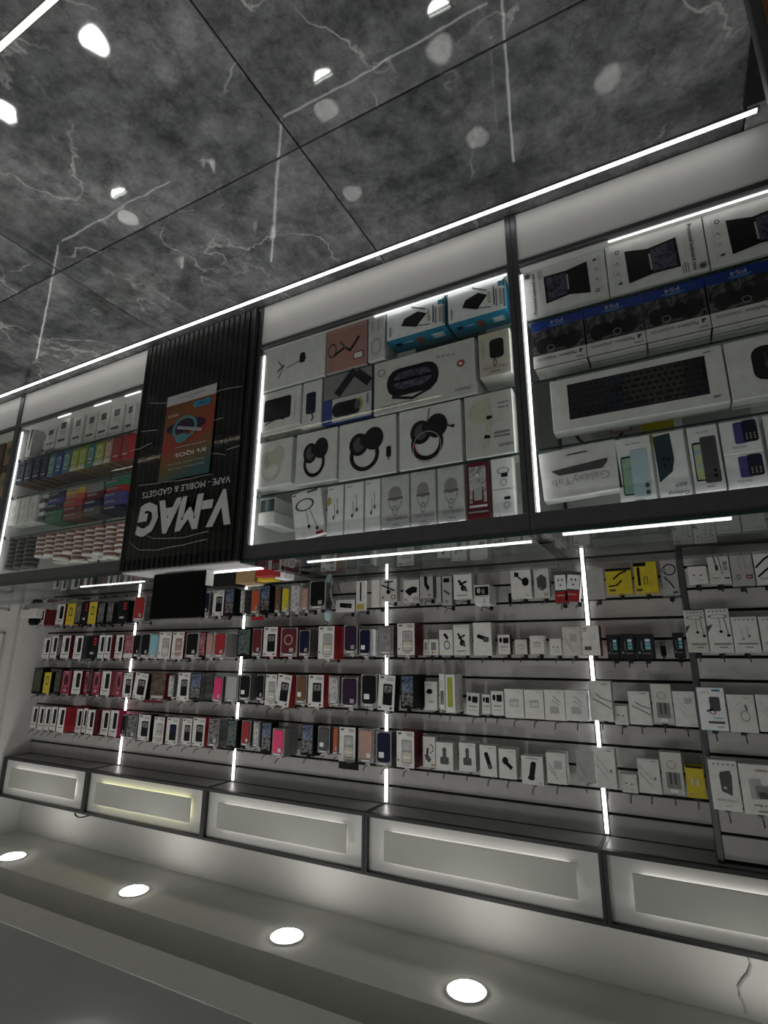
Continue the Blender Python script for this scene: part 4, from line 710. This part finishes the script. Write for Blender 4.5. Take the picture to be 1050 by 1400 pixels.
# (photo x0, x1, y0, y1, kind, side colour or None, packages behind, tilt)
A = [(52.7, 61, 833, 854, wb(), RED, 7), (77, 88, 826, 854, wb(), RED, 2), (91, 102, 825, 854, yl(), 'gold', 2), (103.5, 111, 824, 853, pt('pat_dark', 'chequered'), 'black', 3), (112, 120, 822, 852, bk(), 'black', 3), (121, 132, 823, 853, yl(), 'black', 3), (133.5, 143, 824, 853, pt('pat_dark', 'chequered'), 'black', 3), (146, 155, 823, 852, pt('pat_dark', 'chequered'), 'black', 3), (160, 175, 821, 850, bk(), 'black', 4), (183, 198, 816, 849, cs('red', 'red'), CLR, 2),
     (274, 287, 810, 841, cs('navy', 'navy'), CLR, 2), (291, 306, 807, 842, wd(), RED, 2), (307.5, 320, 804.5, 841, pt('pat_blue', 'blue'), 'black', 4), (329, 335, 806, 838, cs('pat_clear', 'clear'), CLR, 2), (344, 355, 806, 839, cs('orange', 'orange'), CLR, 2), (356, 369, 800, 837, pt('pat_blue', 'blue'), 'black', 3), (376, 383, 802, 838, cs('brown', 'brown'), CLR, 2), (385.5, 396, 803, 837, cs('yellow', 'yellow'), CLR, 2), (397, 411.5, 798, 836, cs('pat_clear', 'clear'), 'white', 1), (412.5, 422, 803, 834, cs('rose', 'rose'), CLR, 2), (423, 446, 793.5, 833, cs('black', 'black'), CLR, 2),
     (459, 485, 820, 837, cb_('capsule', 'low white box with black gadget', 'lgrey'), None, 0), (487, 499, 794, 834, dict(n='accessory_box', d='tall white box with black slot', side='offwhite', art=[('r', .42, .05, .58, .7, 'black'), ('r', .1, .8, .9, .98, 'gold')]), None, 0), (508, 519, 789, 830, cb_('plain', 'plain white narrow carton'), None, 0),
     (520, 542.6, 785, 822, cb_('gimbal', 'white box with black gimbal arm', 'lgrey', 'offwhite'), 'lgrey', 1), (551.5, 573, 792.6, 823.5, cb_('tripod', 'white box with black camera mount', 'lgrey', 'offwhite'), 'lgrey', 1), (574, 592, 783, 818, cb_('holder', 'grey white box with black holder', 'grey', 'lgrey'), 'grey', 1), (596.5, 603, 788, 824, cb_('plain', 'thin plain white carton', 'grey', 'lgrey'), None, 0), (604.5, 618, 787.5, 828, cb_('narrow', 'narrow grey box with black stick', 'grey', 'lgrey'), None, 1), (620, 645, 783, 819, cb_('mount', 'white box with black dash mount'), 'offwhite', 1), (648.5, 669, 799.5, 826, cb_('stackpic', 'low box with black white picture'), 'white', 4),
     (698, 726, 772, 817, cb_('roundmount', 'white box with round black mount'), 'offwhite', 1), (730, 751, 776, 817, cb_('bigplug', 'white box with grey travel plug', 'lgrey', 'offwhite'), 'lgrey', 1), (758, 775, 781, 824, cb_('socket', 'white socket adapter over red card', 'dgrey', 'dgrey'), None, 1), (777, 796, 781, 822, cb_('socket', 'white socket adapter over red card', 'dgrey', 'dgrey'), None, 1, 8), (803, 826, 777, 819, cb_('faint', 'pale grey cable packet', 'lgrey', 'lgrey'), None, 0), (828.5, 864, 777, 811, cb_('ycable', 'yellow box with black cable', 'gold', 'yellow'), 'gold', 2), (867, 899, 768, 810, cb_('ycable2', 'yellow box with two black cables', 'gold', 'yellow'), 'gold', 2), (903, 927, 764, 814, cb_('loop', 'grey box with looped black cable', 'grey', 'lgrey'), None, 1)]
B = [(59, 68.5, 872, 900, wb(), RED, 2), (69.7, 78.6, 869, 900, wb(), RED, 2), (79, 83.5, 870, 898, pt('pat_dark', 'chequered'), 'black', 2), (84, 95.6, 869, 900, wb(), RED, 3), (101, 112.6, 869, 901, wb(), 'dgrey', 4), (120, 133.5, 869, 899, bk(), 'black', 2), (134.5, 143, 868, 900, wb(), RED, 2), (143.5, 152, 868, 900, wb(), RED, 4), (157.5, 168.5, 868, 900, wb(), RED, 2), (170, 182.5, 868.5, 900, dict(n='phone_case_box', d='crimson floral case over white card', side='white', front='white', art=[('r', .02, 0, .98, .8, 'pat_pink')]), 'black', 2), (184, 192, 867, 898, cs('black', 'black'), CLR, 2),
     (193, 205, 866, 899, cs('black', 'black'), 'white', 1), (205.5, 216.5, 866, 899, cs('lblue', 'light blue'), 'white', 1), (217, 233.5, 864, 901, ww(), RED, 2), (235, 251, 864, 901, dict(ww(), d='white carton with pink case', art=ww()['art'][:1]+[('R', .34, .27, .82, .54, .06, 'salmon'), ('R', .34, .57, .82, .85, .06, 'rose')]+ww()['art'][3:]), RED, 2), (254, 271.5, 865, 899, cs('black', 'black'), 'white', 2), (272.6, 281, 864, 899, pt('pat_pink', 'red blue'), 'black', 1), (282, 292, 865, 899, cs('rose', 'pale pink'), 'white', 1), (293, 309, 865, 899, cs('red', 'bright red'), 'clearcard', 5), (324.4, 343, 859.6, 897.6, pt('pat_teal', 'bluish'), 'black', 1),
     (345, 358, 859, 897, cs('dred', 'dark red'), CLR, 2), (360, 379, 857, 897.5, wd(), 'red', 2), (383.5, 407, 858, 898, dict(cs('dred', 'dark red ringed'), ring=1), RED, 3), (409, 424, 861, 897, cs('navy', 'navy blue'), CLR, 3), (435, 457, 856, 901, ww(), 'red', 4), (470, 489, 854, 894, cs('purple', 'deep purple'), CLR, 2), (491, 507, 860, 897, dict(cs('navy', 'navy labelled'), lab=1), CLR, 3), (517.5, 538, 855, 895, dict(cs('grey', 'grey ringed'), ring=1), CLR, 2), (543, 567, 852, 896, ww(), RED, 4), (579, 585.5, 874, 895, cb_('small', 'tiny white box with grey square'), None, 0), (586, 599.5, 874, 895.5, cb_('small', 'tiny white box with grey square'), None, 1), (600.5, 619, 861, 896, cb_('ring', 'white box with black ring holder'), None, 0), (620, 642, 854, 896, cb_('mount', 'white box with black car mount'), 'offwhite', 1), (647, 672, 851, 896, cb_('capsule', 'large white box with black speaker'), 'offwhite', 2),
     (680.5, 697.5, 867.5, 895, cb_('blackplugs', 'small white box with black plugs'), 'dred', 1), (703.5, 721, 874, 895, cb_('whiteplug', 'small grey white adapter box', 'lgrey', 'offwhite'), 'dred', 1), (724.5, 744, 869, 894, cb_('whiteplug', 'white box with grey plug'), 'offwhite', 1), (751.5, 768, 873, 896, cb_('cube', 'small white box beside taller one'), None, 0), (769.5, 794, 857, 896.5, cb_('charger_cable', 'tall pale box with faint plug', 'offwhite', 'offwhite'), None, 0), (795.5, 820, 854.6, 896.5, cb_('label', 'white box with black label'), 'dred', 3), (830, 847, 868, 901, cb_('memory', 'black memory card pack, blue label', 'black', 'blacklabel'), None, 1), (848.5, 868.5, 867, 901, cb_('memory', 'black memory card pack, blue label', 'black', 'blacklabel'), None, 1), (870, 894.5, 866.6, 901, cb_('memory', 'black memory card pack, blue label', 'black', 'blacklabel'), None, 2), (920.5, 936, 865, 900, cb_('memory', 'black memory card pack, blue label', 'black', 'blacklabel'), None, 1)]
C = [(45, 57, 913, 948.6, pt('pat_green', 'green'), 'black', 2), (59.5, 69, 919, 948, yl(), 'black', 3), (74.5, 83, 914, 949, pt('pat_green', 'green'), 'black', 2), (84, 96.4, 917, 949, pk(), RED, 3), (99, 111, 917, 949, wb(), RED, 3), (115.5, 121, 918, 949, pk(), RED, 2), (122, 126, 914, 948, pt('pat_green', 'green'), 'black', 1), (126.5, 137, 918, 950, pk(), RED, 2), (138.5, 151, 917.5, 951, wb(), RED, 3), (157.5, 167, 918, 953, pk(), RED, 2), (168, 180.6, 920, 953.5, wd(), RED, 3),
     (184, 202, 920, 956, wd(), 'black', 1, 5), (206, 226, 921, 956, dict(n='phone_case', d='brown floral phone case', side='dred', front='dred', art=[('r', .02, .02, .98, .86, 'pat_brown'), ('r', .1, .86, .9, .97, 'white')]), RED, 2), (230.5, 238, 923, 953, cs('pat_clear', 'slim clear'), CLR, 1), (242.5, 258.5, 919.5, 957.5, wd(), 'white', 1), (260, 275, 920, 957, pt('pat_blue', 'blue violet'), CLR, 4), (292, 304.5, 925, 960, cs('pink', 'hot pink'), 'black', 2), (308, 326, 922.6, 960, dict(cs('lgrey', 'clear ringed'), ring=1), CLR, 1), (327.5, 342.5, 922.6, 957.5, dict(cs('black', 'black labelled'), lab=1), CLR, 4),
     (351, 361, 922, 958, cs('black', 'black'), CLR, 1), (362.5, 378, 921.7, 965, ww(), RED, 1), (379.5, 399, 922, 966, wd(), 'red', 2, 6), (404.5, 419.5, 923, 962, dict(cs('brown', 'rust brown'), lab=1), CLR, 1), (421, 442.5, 922.6, 967, wd(), 'red', 2), (449, 464, 924, 962, cs('pat_clear', 'white floral'), CLR, 1), (466.5, 489.5, 926, 968, cs('purple', 'plum'), CLR, 2), (493.5, 516, 921.7, 967, dict(cs('black', 'bagged black'), lab=1), CLR, 1), (518, 541, 923, 972, wd(), 'black', 2, 3), (548, 566, 923, 969, pt('pat_blue', 'marbled'), 'black', 6), (580.5, 597.5, 931.7, 971, cb_('mic', 'white box with black microphone'), None, 0), (600.5, 608, 921, 970, cb_('blister', 'thin white box with grey window'), None, 2), (609, 622, 922, 974, cb_('greenwin', 'white box with lime window'), 'white', 4), (638.5, 656, 947, 978, cb_('blackplugs', 'small white box with black plugs'), None, 1, 4), (659, 670.5, 949, 976, cb_('blackplugs', 'small white box with black plugs'), None, 1), (671.5, 688.5, 944.6, 978, cb_('blackplugs', 'small white box with black plugs'), None, 1),
     (690, 716, 942, 981.5, cb_('whiteplug', 'white box with faint grey plug'), 'offwhite', 2), (717, 743.5, 943, 983, cb_('whiteplug', 'white box with faint grey plug'), 'offwhite', 2), (744.5, 772, 943, 985, cb_('cableplug', 'white box with plug and cable'), 'offwhite', 2), (773, 803, 943.7, 985.7, cb_('cableplug', 'white box with plug and cable'), 'paper', 3), (806, 837, 931.7, 985, cb_('cable', 'tall white box with grey cable'), 'offwhite', 2), (840, 858.5, 965, 991, cb_('cube', 'low white adapter box'), 'offwhite', 1), (860, 890, 945, 991, cb_('cable', 'white box with grey cable ends'), None, 1), (891.5, 919.5, 935, 989, cb_('blister', 'clear blister pack with grey plugs', 'lgrey', 'offwhite'), 'lgrey', 1), (921.5, 952, 945, 993.5, cb_('faint', 'white box with faint lines'), None, 1)]
D = [(43, 51, 965.6, 995.5, wb(), RED, 2), (52, 60, 965.6, 998, wb(), RED, 2), (60.5, 68.5, 966, 998.5, wb(), RED, 2), (69, 77.5, 966, 998.8, wb(), RED, 3), (78.5, 90, 967, 1001, wb(), 'red', 8), (102, 112, 968.5, 1002, wb(), RED, 2), (112.8, 118.5, 968, 1002, wb(), RED, 1), (119, 128.8, 970, 1004, wb(), RED, 5), (138, 149, 971, 1005, wb(), RED, 1), (149.8, 161, 971, 1007, wb(), 'pink', 2), (165.5, 172, 977, 1007, cs('black', 'black oval'), CLR, 1), (173.5, 187, 978, 1011.7, cs('pat_dark', 'shiny clear'), CLR, 2), (188.5, 205, 977, 1012.5, wd(), 'black', 2), (209.5, 224, 980, 1017, ww(), RED, 2), (227, 243.5, 981, 1018, dict(wd(), d='white carton with blue case', art=wd()['art'][:1]+[('R', .34, .3, .82, .6, .06, 'navy')]+wd()['art'][2:]), 'white', 2), (248, 262, 982, 1019, wd(), RED, 1), (263, 280, 981, 1020.6, wd(), 'red', 2),
     (284.6, 299.5, 982.6, 1021, cs('pat_dark', 'bagged dark'), CLR, 4), (310, 324, 984, 1023, pt('pat_teal', 'teal'), 'black', 3), (330, 342.5, 985, 1020, cs('red', 'red'), CLR, 2), (346, 355.5, 986, 1021, cs('pat_clear', 'clear patterned'), CLR, 1), (357, 371, 987, 1028.5, pt('pat_blue', 'blue'), 'black', 2), (372, 388.5, 996, 1034, cs('pink', 'hot pink'), 'grey', 5), (411.6, 428.4, 989.6, 1033, pt('pat_blue', 'blue'), 'black', 3), (434.5, 451, 993, 1030, dict(cs('dgrey', 'dark green grey'), lab=1), CLR, 2), (455.5, 462.5, 994, 1032, cs('orange', 'copper'), CLR, 1), (463.5, 486, 994, 1042, ww(), 'black', 1), (489.5, 511.5, 996, 1043, cs('rose', 'rose gold'), CLR, 2), (514, 535.5, 1000, 1047.4, dict(cs('navy', 'bagged navy'), lab=1), CLR, 2), (542, 566.5, 999.4, 1050, ww(), 'dred', 4), (578, 595, 1007, 1049, cb_('cablehead', 'white box with black cable clip'), None, 1), (596, 619.5, 1015, 1053.4, cb_('carcharger', 'white box with grey car charger'), 'offwhite', 2), (627.6, 650.4, 1015.7, 1055, cb_('carcharger', 'white box with grey car charger'), 'offwhite', 2), (656, 679, 1019, 1062, cb_('carcharger2', 'white box with black charger stick'), 'offwhite', 2), (682, 706, 1024, 1065, cb_('carcharger3', 'white box with black bent charger'), 'offwhite', 2), (713, 743, 1033.7, 1073, cb_('carcharger4', 'white box with big black charger'), 'offwhite', 2), (747.5, 774, 1029.5, 1072, cb_('charger_cable', 'white box with plug and lines'), 'offwhite', 2), (788, 813, 1026, 1070, cb_('charger_cable', 'pale packet with plug and lines', 'lgrey', 'lgrey'), None, 0), (814.5, 842, 1023.5, 1078, cb_('lines', 'tall white box with two lines'), 'offwhite', 2), (850, 871.5, 1058.6, 1084, cb_('cube', 'low white adapter box'), 'offwhite', 1), (873, 903, 1038, 1085, cb_('lines', 'white box with two dark lines'), None, 1), (904.5, 934, 1028.6, 1086, cb_('blister', 'clear blister pack with plugs', 'lgrey', 'offwhite'), 'lgrey', 2), (938.5, 964, 1048, 1091, dict(n='accessory_box', d='yellow pack with white buds', side='yellow', front='yellow', art=[('l', [(.3, .4), (.32, .58)], .12, 'offwhite'), ('l', [(.6, .42), (.62, .6)], .12, 'offwhite'), ('r', .05, 0, .95, .06, 'black'), ('r', .1, .86, .4, .92, 'gold')]), 'yellow', 2)]
PR = {'A': [(941, 967, 774, 798, cb_('cube', 'low white box'), None, 1), (968, 997, 748, 798, cb_('aux', 'white box lettered for audio cable', 'offwhite', 'offwhite'), None, 1), (998.5, 1029, 744, 800, cb_('greybox', 'grey box with red badge', 'lgrey', 'lgrey'), None, 1), (1031, 1066, 747, 798, cb_('jack', 'white box with black audio plugs'), None, 1)],
      'B': [(938, 966, 834, 892, cb_('earphone', 'tall pale earphone box', 'offwhite', 'offwhite'), None, 1), (967.5, 1000, 832, 892, cb_('earphone', 'tall white earphone box', 'offwhite', 'white'), None, 1), (1002, 1038, 843, 892, cb_('earphone2', 'white earphone box with clipped corner'), None, 1), (1040, 1075, 842.5, 891, cb_('earphone2', 'white earphone box at edge'), None, 1)],
      'C': [(955.5, 993, 940, 998.5, cb_('powerbank', 'white power bank box with blue lid', 'lblue', 'paper'), 'lblue', 1), (996, 1034, 949.7, 1001, cb_('wirering', 'white box with black cable ring'), None, 1), (1036, 1072, 950, 1001, cb_('faint', 'white box with faint print'), None, 1)],
      'D': [(972, 1011, 1039.6, 1108, cb_('blackbank', 'white box with black power bank'), None, 1), (1014, 1060, 1045.6, 1114, cb_('greybank', 'white box with grey power bank'), None, 1)]}
hook_mesh = {}
def hook(X, Y, z, L_, label):
    k = round(L_, 3)
    if k not in hook_mesh:
        mb = MB(); mb.box(-.009, -.003, -.014, .009, 0, .006, 'wire'); o = mb.build('wire_hook')
        mb = MB(); mb.tube([(0, 0, 0), (0, -L_+.02, .0), (0, -L_, .003), (0, -L_-.012, .012), (0, -L_-.016, .022)], .0021, 'wire', 5); r = mb.build('hook_wire', o)
        hook_mesh[k] = (o.data, r.data)
    else:
        o = bpy.data.objects.new('wire_hook', hook_mesh[k][0]); COL.objects.link(o)
        r = bpy.data.objects.new('hook_wire', hook_mesh[k][1]); COL.objects.link(r); r.parent = o
    o.location = (X, Y, z); tag(o, label, 'hook', 'wire hooks on the slat wall')
def place_row(row, items, Ywall, proj=False):
    L_ = []
    for it in items:
        x0, x1, y0, y1, kd, sc, n = it[:7]; tilt = it[7] if len(it) > 7 else 0
        phone = kd['n'].startswith('phone')
        t_ = .020 if phone else .022
        d = min(.19, max(.11, (n+1)*t_+.03)) if phone else min(.15, max(.085, (n+1)*t_+.04))
        if proj: d = .07
        X, w_, z0, z1 = span(x0, x1, y0, y1, Ywall-d)
        L_.append([X-w_/2, X+w_/2, z0, z1, kd, sc, n, tilt, d, t_])
    L_.sort(key=lambda r: r[0])
    for a, b in zip(L_[:-1], L_[1:]):
        if a[1] > b[0]-.001: mm = (a[1]+b[0])/2; a[1] = mm-.0008; b[0] = mm+.0008
    bays = {}
    for r in L_[::-1]:
        xc = (r[0]+r[1])/2
        by = 'projecting bay' if proj else [b[2] for b in BAYS if b[0] <= xc < b[1]][0]
        bays.setdefault(by, []).append(r)
    for by, rs in bays.items():
        for i, (xa, xb, z0, z1, kd, sc, n, tilt, d, t_) in enumerate(rs):
            w_, h_, X = xb-xa, z1-z0, (xa+xb)/2; Y = Ywall-d; side = sc or kd['side']; front = kd.get('front', 'white')
            pos = '%s from left, %s, %s' % (ORD[i], by, ROWN[row])
            c = .0012; phone_ = kd['n'].startswith('phone')
            mb = MB(); mb.box(-w_/2, 0, 0, w_/2, t_-.001, h_, side, front=front, top=front if side in ('white', 'offwhite') else side, c=c)
            o = mb.build(kd['n'], None, (X, Y, z0), (0, math.radians(tilt), 0))
            tag(o, kd['d']+', '+pos, 'box' if 'box' in kd['n'] else 'phone case', 'goods hung on the slat wall')
            if kd.get('art'): draw(o, w_, h_, kd['art'])
            if 'case' in kd:
                mb = MB(); cw, c0, c1 = w_*.40, h_*.05, h_*.88; rr = min(cw*.35, .012)
                pts = []
                for (cx_, cz_, s_) in ((cw-rr, c1-rr, 0), (-cw+rr, c1-rr, 1), (-cw+rr, c0+rr, 2), (cw-rr, c0+rr, 3)):
                    for q in range(4): an = (s_+q/3)*math.pi/2; pts.append((cx_+rr*math.cos(an), cz_+rr*math.sin(an)))
                m_ = len(pts)
                V = [(px, -.0006, pz) for px, pz in pts]+[(px, -.0045, pz) for px, pz in pts]+[(px*.93, -.006, c0+(pz-c0-(c1-c0)/2)*.97+(c1-c0)/2) for px, pz in pts]
                mb.raw(V, [(k, (k+1) % m_, m_+(k+1) % m_, m_+k) for k in range(m_)]+[(m_+k, m_+(k+1) % m_, 2*m_+(k+1) % m_, 2*m_+k) for k in range(m_)]+[tuple(2*m_+k for k in range(m_))], kd['case'])
                ca = mb.build('shell', o)
                ar = [('R', .56, .70, .80, .84, .05, 'silver'), ('r', .25, .91, .75, .95, 'paper')]
                if kd.get('ring'): ar = [('o', .5, .42, .24, .24*w_/h_, .2, 'lgrey')]+ar
                if kd.get('lab'): ar = [('R', .22, .60, .55, .76, .03, 'paper')]+ar[1:]
                draw(ca, w_, h_, ar, -.0061, 'case_detail')
            bx('hang_tab', -min(.012, w_*.3), t_-.0022, h_-.002, min(.012, w_*.3), t_-.0012, h_+.016, ('plastic' if not phone_ else 'white') if front != 'black' else 'black', o)
            for k in range(n):
                y0 = Y+(k+1)*t_
                if y0+t_ > Ywall-.006: break
                mb = MB(); mb.box(-w_/2, 0, 0, w_/2, t_-.0012, h_, side, c=c)
                b = mb.build(kd['n'], None, (X+random.uniform(-.0005, .0005), y0, z0+random.uniform(-.002, .004)), (0, math.radians(tilt+random.uniform(-.4, .4)), 0))
                tag(b, 'matching pack stacked behind package '+pos, 'box' if 'box' in kd['n'] else 'phone case', 'packs stacked behind front packages')
            hook(X, Ywall, z1+.012, round(d+.005, 2), 'black wire hook holding package '+pos)
for r, L_ in (('A', A), ('B', B), ('C', C), ('D', D)):
    place_row(r, L_, YW)
    place_row(r, PR[r], YP, True)
# small odd things on the slat wall
X, w_, z0, z1 = span(442, 456, 833, 852, YW-.15)
t = empty('keyring_pouch', (X, YW-.15, z0)); mb = MB()
mb.cyl(0, 0, .02, .05, .022, 'sky', 14, .018); mb.cyl(0, 0, .05, .066, .016, 'sky', 12, .009); mb.cyl(0, 0, .006, .02, .015, 'sky', 12, .022); mb.build('pouch', t)
mb = MB(); mb.tube([(.012*math.cos(a*.6), -.024, .075+.012*math.sin(a*.6)) for a in range(11)], .002, 'black', 5); mb.build('ring', t)
tag(t, 'small light blue keyring pouch dangling in the row nearest counter', 'keyring')
for (x0, x1, y0, y1, Y, mt, lb) in ((343, 360, 843, 848, YW-.16, 'red', 'red hook tag right of the monitor, row nearest counter'), (196, 222, 957, 961, YW-.15, 'dred', 'dark red hook tag under the brown floral case'), (463, 490, 1043, 1052, YW-.14, 'softblack', 'black hook tag beside the rose gold case')):
    X, w_, z0, z1 = span(x0, x1, y0, y1, Y); o = bx('hook_tag', -w_/2, 0, 0, w_/2, .002, z1-z0, mt); o.location = (X, Y, z0); tag(o, lb, 'tag')
for (x0, x1, y0, y1, lb) in ((695, 699, 811, 829, 'thin black stylus hanging beside the round mount box'), (903.5, 911, 883, 900, 'slim black pen pack hanging beside the memory card packs')):
    X, w_, z0, z1 = span(x0, x1, y0, y1, YW-.05); mb = MB(); mb.box(-w_/2, 0, 0, w_/2, .012, (z1-z0)*.8, 'black', c=.002); mb.box(-w_/3, .003, (z1-z0)*.8, w_/3, .009, z1-z0, 'dgrey'); o = mb.build('pen_pack', None, (X, YW-.05, z0)); tag(o, lb, 'pen')
mb = MB(); a = [W(*q, 1, YW-.1) for q in ((454, 795), (452, 808), (454, 820), (458, 829))]; mb.tube(a, .0022, 'white', 6); b = [W(*q, 1, YW-.1) for q in ((460, 793), (464, 806), (468, 818))]
tag(mb.build('white_cable'), 'thin white cable hanging beside the low gadget box', 'cable')
mb = MB(); mb.tube(b, .002, 'black', 6); tag(mb.build('black_cable'), 'thin black cable hanging beside the low gadget box', 'cable')
# white alarm sensor by the end wall
X, w_, z0, z1 = span(36, 51, 831, 845, 2.40)
t = empty('wall_sensor', (X, 2.40, z0)); bx('housing', -.045, 0, 0, .045, .06, z1-z0, 'offwhite', t, c=.006); hz = z1-z0
mb = MB(); mb.box(-.036, .005, hz, -.020, .05, hz+.035, 'black'); mb.box(.020, .005, hz, .036, .05, hz+.035, 'black'); mb.box(-.03, .01, hz+.03, .03, .045, hz+.05, 'black'); mb.build('bracket', t)
bx('wall_plate', .045, .01, .01, XE-.03-X, .05, hz-.01, 'offwhite', t)
tag(t, 'white sensor box on a black bracket by the end wall', 'sensor')
# ------------------------------------------------------------------ floor mat and framed board by the camera
o = bx('floor_mat', -1.3, .72, .0005, -.302, 1.345, .009, 'mat', c=.002); tag(o, 'black textured floor mat in the top right corner', 'mat')
t = empty('framed_board', (-.214, .80, 0))
bx('frame_post', -.016, 0, 0, 0, .022, 1.25, 'alu', t, c=.002); bx('frame_post', -.62, 0, 0, -.604, .022, 1.25, 'alu', t, c=.002); bx('frame_rail', -.604, 0, .02, -.016, .022, .04, 'alu', t); bx('frame_rail', -.604, 0, 1.23, -.016, .022, 1.25, 'alu', t)
bx('board', -.604, .008, .04, -.016, .014, 1.23, 'offwhite', t); bx('inner_bead', -.024, .002, .04, -.016, .008, 1.23, 'brown', t)
tag(t, 'dark metal framed pale board at the top right edge', 'board')
